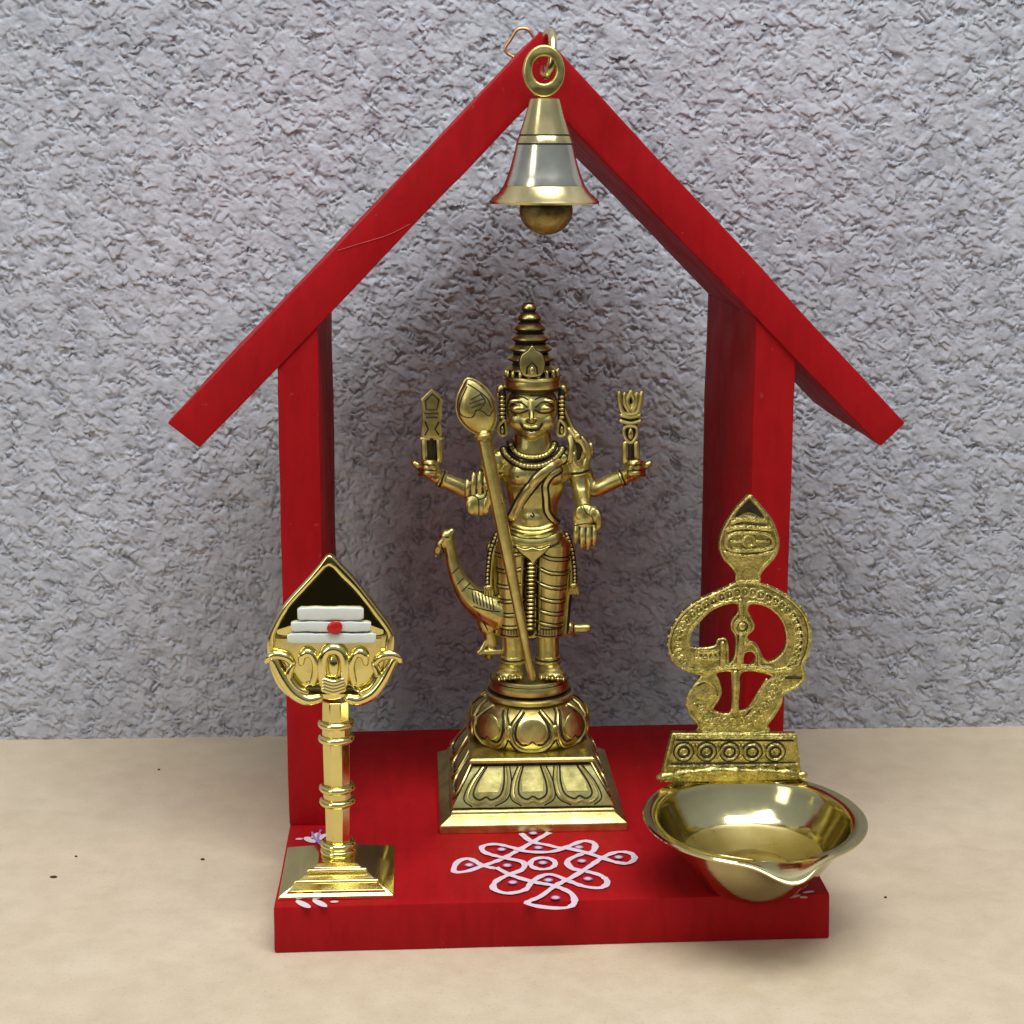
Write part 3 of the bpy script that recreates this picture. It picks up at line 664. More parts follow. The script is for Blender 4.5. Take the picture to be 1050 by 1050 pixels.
for l in [[(635, 403), (636, 415), (640, 424), (652, 424), (656, 415), (658, 403)], [(640.5, 404), (641, 414), (645, 421)], [(646.5, 402), (643, 411), (647, 419), (650.5, 411), (647, 402)], [(653, 404), (652, 414), (649, 421)]]: tube(mb, spl(px(l, Ye-.8), 3), 1.0, 8, 0)
plate('emblem_plate', px([(635, 404), (637, 418), (640, 426), (637, 431), (640, 437), (639, 446), (642, 455), (652, 455), (654, 446), (653, 437), (656, 431), (653, 426), (656, 418), (658, 404)], Ye+.4), [], Ye+.2, 2.0, .35, PAT, st)
for y, w in ((427, 9.5), (433, 10)): tube(mb, spl(px([(646.5-w, y-1.5), (646.5, y+1), (646.5+w, y-1.5)], Ye-.7), 4), .85, 8, 0)
tube(mb, spl(px([(640, 439), (641, 448), (646.5, 454), (652, 448), (653, 439), (646.5, 437)], Ye-.7), 4, True), .75, 8, 0, True); ell(mb, at(646.5, 445, Ye-.8), 1.1, .8, 2.3, 10, 8)
for x in (641, 652.5): tube(mb, [at(x, 455, Ye-.2), at(x+.3, 474, Ye)], 1.3, 8, 0)
tube(mb, px([(646.6, 455), (646.8, 474)], Ye+.4), 1.8, 8, 1)
build('hand_emblem', mb, [ANT, PAT], st)
# peacock behind the legs
pb = MB(); PY = 2.5
P = spl([B(459, 552, PY), B(462, 566, PY), (B(465, 580, PY)), B(472, 597, PY), B(484, 612, PY), B(500, 622, PY), B(514, 628, PY)], 5); n = len(P)
tube(pb, P, list(np.interp(np.linspace(0, 6, n), range(7), [r_(q) for q in (6.2, 6.0, 7, 9.5, 14, 18, 20)])), 16)
ell(pb, B(458, 550, PY), r_(8), 2.6, r_(7.5)); ell(pb, B(463, 545, PY), r_(4), 1.6, r_(4))
tube(pb, spl([B(456, 553, PY), B(450, 561, PY), B(446.5, 571, PY)], 4), [r_(6)]*4+[r_(4)]*3+[r_(1.4)]*2, 10)
tube(pb, spl([B(498, 636, PY), B(502, 648, PY), B(504, 660, PY), B(501, 672, PY)], 4), [r_(10)]*4+[r_(7)]*5+[r_(4.5)]*4, 16)
ell(pb, B(500, 622, PY), r_(14), 4.4, r_(15), 20, 14)
tube(pb, spl([B(485, 618, PY-1), B(495, 636, PY-1), B(502, 650, PY-1), B(497, 660, PY-1), B(493, 667, PY-2)], 4), r_(2.8), 8)
tube(pb, [B(491, 669, PY-2), B(514, 668, PY-1)], r_(3.2), 8)
tube(pb, spl([B(520, 630, PY+3), B(560, 640, PY+4), B(585, 644, PY+2), B(602, 644, PY+1)], 4), [r_(14)]*5+[r_(8)]*4+[r_(5)]*4, 12)
pk = remesh(pb, .35, 2, .4); pbt = bvh(pk)
lines(pk, pbt, [[(469, 599), (475, 593)], [(474, 606), (482, 598)], [(464, 588), (470, 582)]]+[[(484+k*3.4, 606+k*1.2), (486+k*3.4, 618+k*1.2)] for k in range(7)]+[[(480, 603), (494, 607), (510, 611)], [(486, 622), (500, 626), (512, 627)], [(490, 628), (500, 646)], [(588, 640), (588, 648)], [(452, 558), (455, 566)], [(457, 551), (460, 551)]], .28, 1)
build('peacock', pk, [ANT, PAT], st, ang=60)

# pedestal
pc = Vector((-2.9, 107, 0)); zP = lambda y, Y: at(546, y, Y).z
mb = MB()
stack(mb, pc, [(37.0, 43, T), (37.0, 43, T+3.4), (36.4, 42.4, T+3.9), (32.6, 38.6, T+6.3), (32.5, 38.4, T+7.4), (31.7, 37.6, T+8.0)])
plinth = build('plinth', mb, [ANT, PAT], st, .35)
z0, z1 = T+8.0, T+22.6; hx0, hy0, hx1, hy1 = 31.8, 37.6, 23.4, 28.8
mb = MB(); stack(mb, pc, [(31.0, 36.8, T+7.9), (31.0, 36.8, z0+.7)], 1)
stack(mb, pc, [(hx0, hy0, z0+.7), (hx0-.2, hy0-.2, z0+1.4), (hx1, hy1, z1)]); stack(mb, pc, [(22.6, 28, z1), (22.6, 28, z1+1.4)], 1)
stack(mb, pc, [(24.0, 29.6, z1+1.4), (24.8, 30.4, z1+2.0), (24.8, 30.4, z1+3.0), (24.0, 29.6, z1+3.6)])
def facept(side, u, v, off):   # u in -1..1 along the face, v in 0..1 up it
    hx_, hy_ = hx0+(hx1-hx0)*v, hy0+(hy1-hy0)*v; z = z0+1+(z1-z0-1)*v
    if side == 0: return Vector((pc.x+u*hx_, pc.y-hy_-off, z+off*.4))
    if side == 1: return Vector((pc.x+hx_+off, pc.y+u*hy_, z+off*.4))
    if side == 2: return Vector((pc.x-u*hx_, pc.y+hy_+off, z+off*.4))
    return Vector((pc.x-hx_-off, pc.y-u*hy_, z+off*.4))
for side in range(4):
    for c in (-.62, 0, .62):
        def L(pts, r, mi, off, flat=1): tube(mb, [facept(side, c+a.x, a.y, off) for a in spl([(p[0], p[1], 0) for p in pts], 4)], r, 6, mi, False, flat)
        L([(-.15, .98), (-.2, .6), (-.185, .3), (-.08, .17), (0, .24), (.08, .17), (.185, .3), (.2, .6), (.15, .98)], .42, 1, 0)
        L([(-.2, .98), (-.26, .6), (-.245, .24), (-.1, .07), (0, .12), (.1, .07), (.245, .24), (.26, .6), (.2, .98)], .55, 0, .15)
        L([(-.245, .98), (-.31, .6), (-.29, .2), (-.15, .02)], .33, 1, 0); L([(.245, .98), (.31, .6), (.29, .2), (.15, .02)], .33, 1, 0)
        P = [facept(side, c+x, y, .3) for x, y in [(-.13, .9), (-.16, .6), (-.14, .36), (0, .36), (.14, .36), (.16, .6), (.13, .9)]]
        mb.add(P, [tuple(range(7))], 0)
build('stepped_tier', mb, [ANT, PAT], st, ang=30)
# lotus dome
mb = MB(); lz0 = z1+3.5; lz1 = at(546, 722, YS-14).z
LR = [(21.5, 0), (23.2, 1.5), (24.6, 4.5), (24.8, 7.5), (23.6, 11), (20.5, 14.2), (16.6, 16.2), (14.5, 17)]
zs_ = (lz1-lz0)/17
lathe(mb, (pc.x+.4, pc.y-1, lz0), [(r, z*zs_) for r, z in LR], 64)
def dome(a, z, off):
    r = float(np.interp(z, [q[1] for q in LR], [q[0] for q in LR]))+off
    return Vector((pc.x+.4+r*math.sin(a), pc.y-1-r*math.cos(a), lz0+z*zs_))
for k in range(8):
    a0 = 2*PI*k/8
    def L(pts, r, mi, off, flat=1): tube(mb, [dome(a0+q.x, q.y, off) for q in spl([(p[0], p[1], 0) for p in pts], 5)], r, 8, mi, False, flat)
    L([(-.16, 15), (-.27, 11), (-.27, 6.5), (-.17, 3.6), (-.06, 4.2), (0, 5.4), (.06, 4.2), (.17, 3.6), (.27, 6.5), (.27, 11), (.16, 15)], .5, 1, .1)
    L([(-.2, 15.5), (-.335, 11), (-.33, 5.5), (-.2, 1.6), (0, .8), (.2, 1.6), (.33, 5.5), (.335, 11), (.2, 15.5)], .75, 0, .25)
    L([(-.24, 15.6), (-.385, 11), (-.38, 5), (-.27, .8)], .35, 1, .1); L([(.24, 15.6), (.385, 11), (.38, 5), (.27, .8)], .35, 1, .1)
    s0 = len(mb.v); ell(mb, (0, 0, 0), 5.6, .7, 5.4, 22, 12)
    c = dome(a0, 9, -.1); R0 = Matrix.Rotation(a0, 3, 'Z') @ Matrix.Rotation(-.12, 3, 'X'); transform(mb, s0, lambda v: c+R0 @ v)
    s0 = len(mb.v); ell(mb, (0, 0, 0), 2.2, 1.1, 3.4, 12, 8); c = dome(a0+PI/8, 8, -.3); R0 = Matrix.Rotation(a0+PI/8, 3, 'Z'); transform(mb, s0, lambda v: c+R0 @ v)
build('lotus_tier', mb, [ANT, PAT], st)
# round foot stone
mb = MB(); fz = at(546, 700, YS-12).z
prf = [(17.4, lz1-.3), (18.2, lz1+.4), (18.2, lz1+1.4), (17.2, lz1+2.0), (15.4, lz1+2.2), (15.4, lz1+2.9), (16.4, lz1+3.4), (16.8, (lz1+fz)/2+1), (16.2, fz-1.6), (15.6, fz-1.3), (15.6, fz-.7), (15.2, fz), (.1, fz)]
lathe(mb, (pc.x+.6, pc.y-1, 0), prf, 56, 0, mis=[0, 0, 0, 1, 1, 0, 0, 0, 1, 0, 0, 0])
build('round_foot', mb, [ANT, PAT], st)

# spear leaning in front of the statue: a separate piece
SP = -17.0
sp = thing('spear', 'slim brass spear with engraved leaf-shaped head leaning before the statue', 'spear', at(546, 690, YS-13.2))
axis_t, axis_b = at(496, 446, YS+SP), at(545.5, 694, YS-14.0)
mb = MB(); P = [axis_t.lerp(axis_b, i/24) for i in range(25)]
tube(mb, P, list(np.interp(np.linspace(0, 1, 25), [0, .4, 1], [2.95, 2.7, 1.5])), 12)
build('shaft', mb, ANT, sp)
out = spl([at(x, y, YS+SP) for x, y in [(479.5, 388), (474, 396), (469.5, 406), (468, 417), (470.5, 428), (477, 437), (487, 444), (498, 445.5), (505, 440), (508.5, 430), (508.5, 418), (505.5, 408), (500, 400), (491, 392)]], 4, True)
cen = sum(out, Vector())/len(out); hd = MB(); rings = []
for t, dy in ((1, 0), (.97, -.9), (.86, -1.9), (.6, -2.9), (.3, -3.3)): rings.append((t, dy))
vs = []; n = len(out)
for t, dy in rings: vs += [cen+(p-cen)*t+Vector((0, dy, 0)) for p in out]
for t, dy in rings: vs += [cen+(p-cen)*t+Vector((0, -dy+1.2, 0)) for p in out]
fs = []
for b0 in (0, 5*n):
    for i in range(4): fs += [(b0+i*n+j, b0+i*n+(j+1) % n, b0+(i+1)*n+(j+1) % n, b0+(i+1)*n+j) for j in range(n)]
    fs.append(tuple(b0+4*n+j for j in range(n)))
fs += [(j, 5*n+j, 5*n+(j+1) % n, (j+1) % n) for j in range(n)]
hd.add(vs, fs); hbt = bvh(hd)
E2 = lambda L: [(410+x/6.567, 380+y/6.567) for x, y in L]
lines(hd, hbt, [E2(l) for l in [[(450, 110), (415, 190), (400, 250), (415, 300), (475, 318), (500, 300), (515, 265), (560, 275), (600, 305), (630, 262)], [(480, 195), (515, 175), (545, 158)], [(470, 222), (520, 205), (560, 190)], [(485, 250), (520, 235), (560, 220)], [(545, 160), (575, 205), (550, 250), (515, 270)], [(460, 90), (520, 130), (590, 190), (615, 250)]]], .27, 1)
tube(hd, out, .35, 6, 0, True)
build('spear_head', hd, [ANT, PAT], sp)
mb = MB(); dd = (axis_b-axis_t).normalized(); a1 = dd.cross(Vector((0, 1, 0))).normalized(); a2 = dd.cross(a1)
for t, R, rr in ((.5, 3.4, 1.5), (3.4, 2.9, 1.0)):
    tube(mb, [axis_t+dd*t+(a1*math.cos(2*PI*i/20)+a2*math.sin(2*PI*i/20))*R*.7 for i in range(20)], rr, 8, 0, True)
build('collar', mb, ANT, sp)

# ------------------------------------------------------------------ spearhead stand, left
VX, VY = -77.8, 27.6
vs_ = thing('spearhead_stand', 'shiny golden spearhead emblem with white stripes on tall square-footed column', 'stand', (VX, VY, T))
mb = MB(); hb = 20.6
stack(mb, (VX, VY), [(hb, 23, T), (hb, 23, T+1.2), (hb-.5, 22.5, T+1.7), (7.2, 9, T+8.0), (5.6, 6, T+8.3)])
for h0, w, hh in ((.10, .80, .0), ):
    pass
def fp(u, v, off):        # front slope of the foot
    hx_ = (hb-.5)+(7.2-hb+.5)*v; hy_ = 22.5+(9-22.5)*v; return Vector((VX+u*hx_, VY-hy_-off*.5, T+1.7+6.3*v+off))
def slab_on(u, v0, v1, th, mi=0):
    us0, us1 = u; Q = [fp(-us0, v0, 0), fp(us0, v0, 0), fp(us1, v1, 0), fp(-us1, v1, 0)]; W = [fp(-us0*.98, v0+.02, th), fp(us0*.98, v0+.02, th), fp(us1*.98, v1-.02, th), fp(-us1*.98, v1-.02, th)]
    mb.add(Q+W, [(3, 2, 1, 0), (4, 5, 6, 7), (0, 1, 5, 4), (1, 2, 6, 5), (2, 3, 7, 6), (3, 0, 4, 7)], mi)
slab_on((.93, .93), .05, .33, .9); slab_on((.93, .92), .79, .99, .8)
for v, w in ((.37, .95), (.73, .95)): tube(mb, [fp(-w, v, .7), fp(w, v, .7)], .95, 10)
build('foot', mb, POL, vs_, .25, ang=30)
mb = MB(); zc0, zc1 = T+7.5, at(343, 712, VY).z
zz = lambda y: at(343, y, VY-5).z
def octa(r0, za, r1, zb): lathe(mb, (VX, VY, 0), [(r0, za), (r1, zb)], 8, 0, a0=PI/8)
octa(4.7, zc0, 4.9, zz(814)); octa(5.0, zz(822), 5.3, zz(756)); octa(5.3, zz(752), 5.1, zc1-2)
build('column', mb, POL, vs_, .25, ang=25)
for ys in ((870, 877), (812, 826), (746, 761)):
    mb = MB()
    for k, y in enumerate(ys): torus_h(mb, (VX, VY, zz(y)), 5.3, 1.45, 32, 10)
    lathe(mb, (VX, VY, 0), [(5.2, zz(ys[-1])), (5.2, zz(ys[0]))], 24)
    build('column_ring', mb, POL, vs_)
HYv = VY-2.5
out = [(337.5, 568.6), (350, 580), (362, 592.5), (373, 606), (386, 623), (396, 636), (402, 646), (404.5, 654), (404, 668), (402, 680), (399, 696), (391, 709), (380, 717), (368, 718.5), (357, 714), (342, 718), (327, 716), (316, 719), (304, 717.5), (293, 712), (283, 700), (277, 684), (274, 668), (274.5, 655), (278, 645), (284, 633), (291, 621), (303, 607), (316, 593), (327, 580)]
inn = [(337.5, 580), (350, 591.5), (362, 603), (373, 616), (384, 631), (393, 643), (397.5, 651), (396, 660), (394, 676), (391, 692), (384, 704), (374, 709), (364, 706), (357, 700), (318, 700), (311, 706), (303, 709), (294, 704), (286, 692), (282, 676), (280.5, 661), (281, 652), (285, 642), (291, 631), (300, 618), (313, 604), (326, 590)]
def P_(L, Y): return [at(x, y, Y) for x, y in L]
def smooth_px(L, tip=True):
    q = spl([(x, y, 0) for x, y in L], 3, True); return [(p.x, p.y) for p in q]
back = plate('spearhead_plate', P_(smooth_px(out), HYv), [], HYv+1.2, 2.4, .3, POL, vs_)
plate('spearhead_rim', P_(smooth_px(out), HYv), [P_(smooth_px(inn), HYv)], HYv-.8, 2.6, .7, POL, vs_)
# slightly dished mirror panel inside the rim
mb = MB(); tri = [(337.5, 582), (386, 637), (394, 651), (284, 651), (291, 637)]
A = P_(smooth_px([(337.5, 582), (350, 594), (362, 606), (373, 619), (384, 634), (393, 650), (360, 651), (315, 651), (284, 650), (292, 634), (302, 620), (314, 606), (326, 593)]), HYv+1.0)
c0 = sum(A, Vector())/len(A); c0.y -= .9
mb.add(A+[c0+(a-c0)*.6+Vector((0, -.1, 0)) for a in A]+[c0], [(i, (i+1) % len(A), len(A)+(i+1) % len(A), len(A)+i) for i in range(len(A))]+[(len(A)+i, len(A)+(i+1) % len(A), 2*len(A)) for i in range(len(A))])
mir = build('mirror_panel', mb, metal('mirror_brass', (.78, .67, .25), (.84, .74, .30), .03, .07, 45, .04, .00003, 350), vs_, ang=60)
Ym = HYv-.4
for (x0, x1, y0, y1) in ((305, 373, 622.5, 635.5), (298.5, 380.5, 637, 647.2), (294.5, 385.5, 649, 659.5)):
    a, b2 = at(x0, (y0+y1)/2, Ym), at(x1, (y0+y1)/2, Ym); rr = (at(x0, y0, Ym).z-at(x0, y1, Ym).z)/2
    n = 22; P = [a.lerp(b2, i/n) for i in range(n+1)]; jt = lambda i, q: .1*math.sin(i*.7+x0+q)+.07*random.uniform(-1, 1)
    o_ = [p+Vector((0, 0, rr*(1 if 0 < i < n else .72)+jt(i, 0))) for i, p in enumerate(P)]+[p+Vector((0, 0, -rr*(1 if 0 < i < n else .72)+jt(i, 2))) for i, p in reversed(list(enumerate(P)))]
    plate('white_stripe', o_, [], Ym-1.0, 2.2, .45, ENAM, vs_)
mb = MB(); ell(mb, at(343.5, 643, Ym-1.0), 2.75, .8, 2.5, 24, 12); transform(mb, 0, lambda v: v+Vector((.12*math.sin(v.z*1.1), -.75, .12*math.sin(v.x*.9)))); build('red_dot', mb, DOT, vs_)
# relief under the stripes: arch, scrolls and twin birds
mb = MB()
mb.add(P_([(283, 655), (392, 655), (390, 676), (360, 690), (344, 695), (316, 690), (286, 676)], HYv+.3), [tuple(range(7))])
def rel(L, r, mi=0, dy=-.8, sub=4, seg=10):
    P = spl(P_(L, HYv+dy), sub); n = len(P); tube(mb, P, list(np.interp(np.linspace(0, 1, n), np.linspace(0, 1, len(r)), r)) if hasattr(r, '__len__') else r, seg, mi)
rel([(331, 700), (330, 684), (333, 670), (342, 665), (351, 670), (354, 684), (353, 700)], [1.6, 2.0, 2.0, 2.2, 2.0, 2.0, 1.6]); ell(mb, at(342, 683, HYv-.6), 2.0, 1.4, 4.4, 14, 10)
for s in (-1, 1):
    f = lambda L: [(342+s*(x-342), y) for x, y in L]
    rel(f([(363, 700), (360, 684), (363, 673), (369, 669), (374, 673), (375, 680)]), [1.2, 1.5, 1.6, 1.9, 1.7, 1.1])
    rel(f([(357, 716), (368, 718), (382, 711), (393, 697), (400, 684), (404, 676)]), [1.7, 2.1, 2.2, 2.0, 1.8, 1.6])
    rel(f([(384, 681), (390, 674), (400, 671.5), (407.5, 673.5), (410.5, 678)]), [1.0, 1.6, 1.8, 1.5, 1.0])
    rel(f([(384, 682), (388, 693), (380, 705), (370, 710)]), [1.3, 1.5, 1.3, 1.0])
for k in range(4): rel([(332, 697+k*3.2), (342, 700+k*3.2), (352, 697+k*3.2)], 1.15, 0, -1.6)
build('bird_relief', mb, POL, vs_)

# ------------------------------------------------------------------ oil lamp, right
LC = Vector((73.4, 9.0, T)); RZ = 44.0; 
lamp = thing('oil_lamp', 'brass oil lamp bowl with spout and openwork emblem back plate', 'oil lamp', LC)
SPA = math.radians(-83)      # direction of the spout
def bowl_pt(r, z, a, k=1.0):  # k: how strongly the pinch acts here (1 at the rim)
    d = abs((a-SPA+PI) % (2*PI)-PI); w = math.exp(-(d/.23)**2)*k
    rr = r+5.0*w; return Vector((LC.x+rr*math.cos(a), LC.y+rr*math.sin(a)*1.01, z-4.6*w+(r/40)**2*(1.6*math.sin(a)+.5)))
inside = [(40.2, 43.2, 1), (40.4, 43.9, 1), (39.8, 44.4, 1), (37.5, 44.3, .75), (35.4, 43.9, .35), (34.6, 43.2, .15), (33.9, 41.5, .05), (31.2, 37.2, 0), (28.0, 32.8, 0), (25.4, 30.6, 0), (23.8, 29.9, 0), (20, 28.3, 0), (16, 27.0, 0), (12.6, 26.2, 0), (11.6, 26.9, 0), (8, 27.9, 0), (3, 28.4, 0), (.05, 28.5, 0)]
outside = [(40.2, 43.2, 1), (38.5, 42.5, 1), (35.5, 42.0, .9), (34, 40.0, .6), (31.2, 35.6, .2), (28.2, 31.2, .04), (25, 27.0, 0), (21.8, 23.4, 0), (18.8, 20.2, 0), (16.6, 18.4, 0), (14.6, T+.3, 0), (13.4, T, 0), (.05, T, 0)]
mb = MB(); SG = 128
for pf in (inside, outside):
    vs = [bowl_pt(r, z, 2*PI*j/SG, k) for r, z, k in pf for j in range(SG)]
    mb.add(vs, [(i*SG+j, i*SG+(j+1) % SG, (i+1)*SG+(j+1) % SG, (i+1)*SG+j) for i in range(len(pf)-1) for j in range(SG)], 0)
    if pf is inside:
        for q in range(9*SG, (len(pf)-1)*SG): mb.m[q] = 1
build('bowl', mb, [BWL, metal('brightened_bowl_floor', (.66, .57, .26), (.78, .68, .34), .26, .36, 60, .12, .00005, 500)], lamp, ang=40)  # floor brass lightened and roughened to stand in for its bright reflections
LY = 43.5
G = lambda L, Y=LY: [at(x, y, Y) for x, y in L]
OUT = [(756, 596), (741.5, 603), (719, 613), (699, 627), (688, 644), (684, 661), (689, 677), (700, 686), (712, 690), (719, 693), (713, 701), (704, 716), (706, 731), (716, 744), (720, 753), (784, 753), (786, 744), (794, 733), (801, 721), (804, 711), (818, 704), (826, 694), (824, 682), (830, 667), (832, 648), (827, 630), (814, 615), (797, 604), (777, 596)]
H1 = [(709, 661), (708, 650), (717, 637), (732, 624), (751, 618), (757, 622), (756, 630), (750.5, 637), (750, 645), (754, 652), (754, 667), (751, 676), (746, 678), (744.5, 657), (737, 655.5), (734.5, 661), (727, 663.5), (715, 664)]
H2 = [(769, 619), (785, 621.5), (799, 633), (805, 647), (805, 661), (799, 671.5), (790, 677), (783.6, 675.5), (777, 664.5), (768, 656), (766, 651), (773, 643.5), (770, 634), (766.5, 626)]
H3 = [(763, 670), (769.5, 667.5), (774, 672.6), (771, 680), (763, 680.5)]
H4 = [(734, 690), (748, 688), (750.5, 694), (750.5, 725), (744, 731), (731, 727), (735, 719), (739, 710), (737, 699)]
H5 = [(759, 690), (771, 687.5), (791, 693), (784, 702), (778, 714), (771, 724), (760, 728), (757, 724), (758, 703)]
sm = lambda L: [(p.x, p.y) for p in spl([(x, y, 0) for x, y in L], 4, True)]
plate('openwork_plate', G(sm(OUT)), [G(sm(h_)) for h_ in (H1, H2, H3, H4, H5)], LY-1.6, 3.2, .45, CST, lamp)
mb = MB(); F_ = LY-1.75
def shrink(L, f, c): return [(c[0]+(x-c[0])*f, c[1]+(y-c[1])*f) for x, y in L]
tube(mb, G(sm(shrink(OUT, .972, (760, 675))), F_), .55, 6, 0, True)
for h_ in (H1, H2, H4, H5):
    cc = (sum(p[0] for p in h_)/len(h_), sum(p[1] for p in h_)/len(h_)); tube(mb, G(sm(shrink(h_, 1.07, cc)), F_), .5, 6, 0, True)
band_pts = [(703, 681), (696, 670), (695, 655), (700, 642), (710, 630), (724, 620.5), (740, 612.5), (756, 607.5), (772, 608), (788, 613), (802, 621), (813, 631), (819, 645), (819.5, 659), (817, 672), (811, 684), (800, 693), (794, 706), (788, 719), (780, 730), (768, 738), (752, 741), (736, 740), (724, 734), (717, 724)]
for q in spl(G(band_pts, F_), 2): ring_f(mb, q, 1.75, .42, 12, 6); ell(mb, q, .6, .5, .6, 8, 6)
for a, b3 in zip(sm(OUT)[::2], sm(shrink(OUT, .99, (760, 675)))[::2]): ell(mb, at(b3[0], b3[1], F_+.3), .55, .5, .55, 8, 6)
ring_f(mb, at(761, 642, F_), 2.8, .9, 20, 8); ell(mb, at(761, 642, F_), 1.6, .9, 1.6)
tube(mb, G([(759, 616), (760, 634)], F_), 1.1, 8); tube(mb, G([(760, 652), (757, 684)], F_), 1.2, 8); tube(mb, G([(754, 690), (754, 732)], F_), 1.3, 8)
tube(mb, spl(G([(764, 660), (772, 660), (778, 670), (780, 682), (792, 684)], F_), 4), .9, 8); tube(mb, G([(741, 660), (741, 682)], F_), 1.3, 8)
tube(mb, spl(G([(700, 685), (722, 688), (745, 684), (770, 684), (795, 688), (815, 684)], F_), 4), 1.0, 8)
tube(mb, G([(714, 668), (736, 668)], F_), 1.0, 8); tube(mb, G([(714, 675), (736, 675)], F_), 1.0, 8)
for x in range(716, 738, 5): ell(mb, at(x, 671.5, F_), .8, .8, .8, 8, 6)
tube(mb, G([(806, 695), (822, 695)], F_), .5, 6, 1)
for L in ([(714, 701), (722, 698), (731, 703), (734, 711)], [(712, 722), (718, 730), (727, 735)], [(786, 697), (779, 708), (772, 720), (764, 731)], [(690, 672), (698, 681), (711, 685)]):
    tube(mb, spl(G(L, F_), 4), .6, 8); tube(mb, spl(G([(x+1.6, y+1.8) for x, y in L], F_+.2), 4), .35, 6, 1)
for f_, mi_2, r_2 in ((.955, 1, .33), (.86, 1, .33)):
    P = sm(shrink(OUT, f_, (760, 672))); n_ = len(P); a_ = [q for q in P if q[1] < 682]
    for run in ([q for q in a_ if q[0] < 752], [q for q in a_ if q[0] > 780]):
        if len(run) > 3:
            run = sorted(run, key=lambda q: math.atan2(q[1]-660, q[0]-766) if q[0] > 766 else -math.atan2(q[1]-660, 766-q[0])); tube(mb, G(run, F_+.1), r_2, 6, mi_2)
build('plate_relief', mb, [CST, PAT], lamp)
LEAF = [(768.4, 506.5), (776, 513), (783, 521), (790, 530), (795, 540), (798.5, 553), (797.5, 564), (792, 574), (784, 582), (779, 590), (777.5, 600), (756, 600), (754.5, 590), (749, 581), (742, 574), (737.5, 565), (736.8, 556), (739.5, 545), (745, 534), (752, 523), (760, 514)]
plate('leaf_finial', G(sm(LEAF)), [], LY-1.5, 3.0, .45, CST, lamp)
mb = MB(); fc = (768, 552)
tube(mb, G(sm(shrink(LEAF[:15-3]+LEAF[12:], .93, fc)), F_+.2), .5, 6, 0, True)
tri = G([(768.4, 512), (777, 521), (787, 535), (781, 531), (775, 527), (768, 525), (761, 527), (755, 531), (750, 536), (759, 521)], F_+.05); mb.add(tri, [tuple(range(len(tri)))], 1)
for y, w in ((533, 17), (541, 22)): tube(mb, spl(G([(768-w, y+2), (768-w*.4, y-1), (768+w*.4, y), (768+w, y+1)], F_-.1), 4), 1.15, 8)
for L in ([(745, 553), (752, 547), (768, 546), (784, 547), (792, 552), (792, 559), (784, 563), (768, 564), (752, 564), (745, 560)],): tube(mb, spl(G(L, F_-.1), 4, True), .9, 8, 0, True)
ring_f(mb, at(768, 554.5, F_), 2.2, .7, 16, 8); tube(mb, G([(750, 555), (760, 555)], F_), .7, 8); tube(mb, G([(776, 555), (788, 555)], F_), .7, 8)
tube(mb, spl(G([(743, 566), (768, 570), (793, 565)], F_), 4), .7, 8)
tube(mb, G([(756, 597), (777, 597)], F_), .8, 8)
build('leaf_relief', mb, [CST, PAT], lamp)
# name-plate shaped foot of the back plate, slightly curved tray edge
mb = MB(); trap = G([(689, 752), (817, 752.5), (823, 800), (677, 803)], LY-2.4)
prism(mb, [(p.x, p.z) for p in trap], LY-2.4, LY+1.4); 
build('back_tablet', mb, CST, lamp, .5)
mb = MB(); Fd = LY-2.6
tube(mb, G([(692, 756), (815, 756.5), (818.5, 784), (684, 786)], Fd), .7, 8, 0, True)
for k in range(5): q = at(701+k*23.5, 771, Fd); ring_f(mb, q, 3.0, .6, 18, 6); ring_f(mb, q, 1.1, .45, 12, 6); ring_f(mb, q, 2.1, .42, 18, 6, 1); ring_f(mb, q, 3.75, .32, 18, 6, 1)
for k in range(4):
    x = 712.7+k*23.5; tube(mb, spl(G([(x-2, 764), (x+2, 770), (x-2, 777)], Fd), 3), .5, 6); ell(mb, at(x+2, 764, Fd), .6, .5, .6)
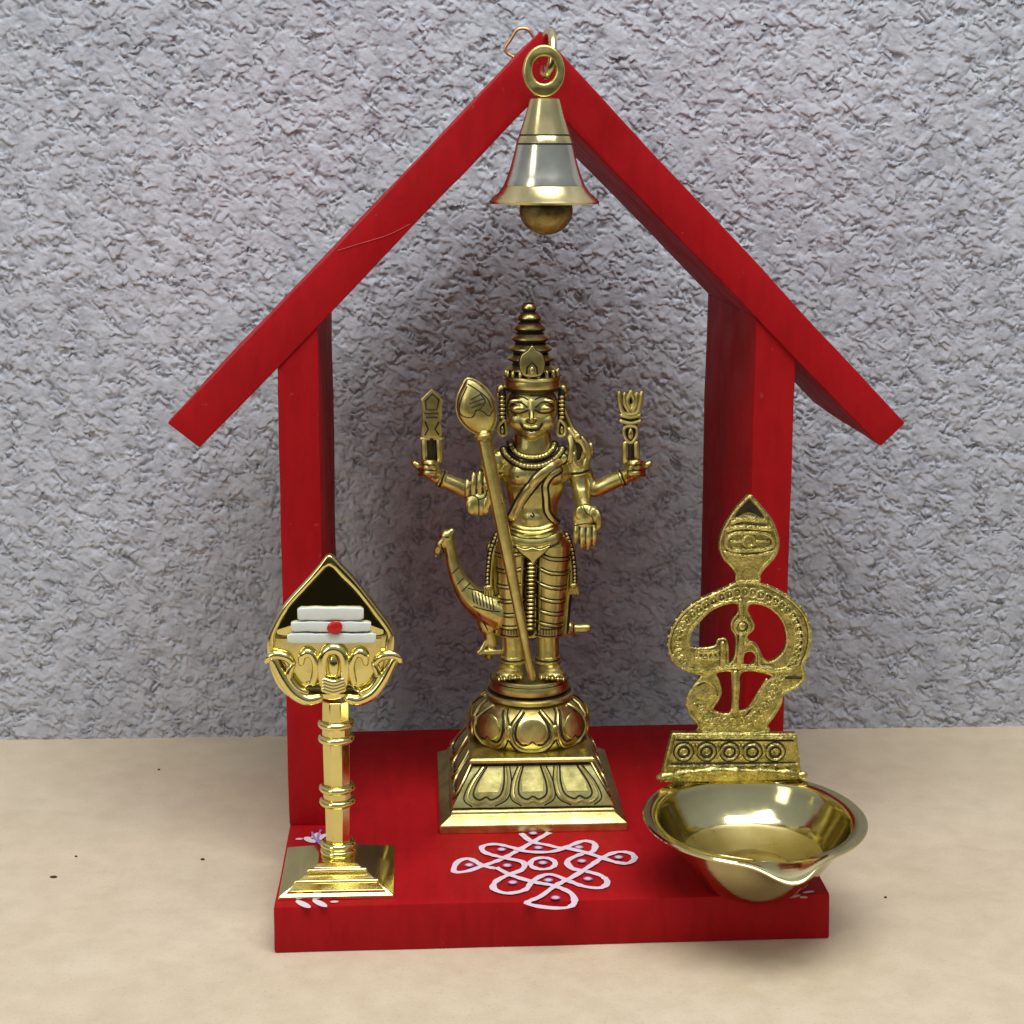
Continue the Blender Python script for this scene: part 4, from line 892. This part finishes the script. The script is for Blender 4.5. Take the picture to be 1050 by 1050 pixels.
tube(mb, G([(694, 759), (813, 759.5)], Fd+.1), .35, 6, 1); tube(mb, G([(689, 783), (815, 782)], Fd+.1), .35, 6, 1)
build('tablet_relief', mb, [CST, PAT], lamp)
mb = MB()   # soldered joint between tablet and bowl
P = spl([at(677, 797, LY-3.5), at(700, 793, LY-4.5), at(735, 790, LY-4.6), at(765, 791, LY-4.4), at(800, 792, LY-4.4), at(824, 795, LY-3)], 6); n = len(P)
tube(mb, P, [1.5+.45*math.sin(i*1.3)+.3*math.sin(i*2.9) for i in range(n)], 10)
build('solder_seam', mb, CST, lamp)

# ------------------------------------------------------------------ light
w = bpy.data.worlds.new('World'); sc.world = w; w.use_nodes = True; t = w.node_tree; bg = t.nodes['Background']
tc = t.nodes.new('ShaderNodeTexCoord'); sp_ = t.nodes.new('ShaderNodeSeparateXYZ'); t.links.new(tc.outputs['Generated'], sp_.inputs[0])
c = ramp(t, sp_.outputs['Z'], [(0, (.02, .018, .016)), (.02, (.22, .22, .23)), (.25, (.40, .42, .45)), (.6, (.62, .68, .78)), (1, (.8, .86, .98))])
t.links.new(c, bg.inputs['Color']); bg.inputs['Strength'].default_value = .56
def area(name, loc, tgt, sx, sy, power, colr):
    l = bpy.data.lights.new(name, 'AREA'); l.shape = 'RECTANGLE'; l.size = sx; l.size_y = sy; l.energy = power; l.color = colr
    o = bpy.data.objects.new(name, l); col.objects.link(o); o.location = loc
    o.rotation_euler = (Vector(tgt)-Vector(loc)).to_track_quat('-Z', 'Y').to_euler(); return o
area('overhead_sky_standin', (.05, -.30, 1.15), (0, .10, .1), 1.0, .5, 13.5, (.98, .98, 1))  # area light standing in for soft sky light from above
area('side_fill_light', (-1.0, -.9, .75), (0, .1, .12), .35, .8, 3.6, (1, .96, .88))  # soft fill added from the left, in place of open sky

sc.view_settings.view_transform = 'Standard'; sc.view_settings.look = 'None'; sc.view_settings.gamma = 1; sc.view_settings.exposure = 0
sc.view_settings.use_curve_mapping = False
sc.render.engine = 'CYCLES'; sc.cycles.max_bounces = 8; sc.cycles.glossy_bounces = 5; sc.cycles.use_denoising = True
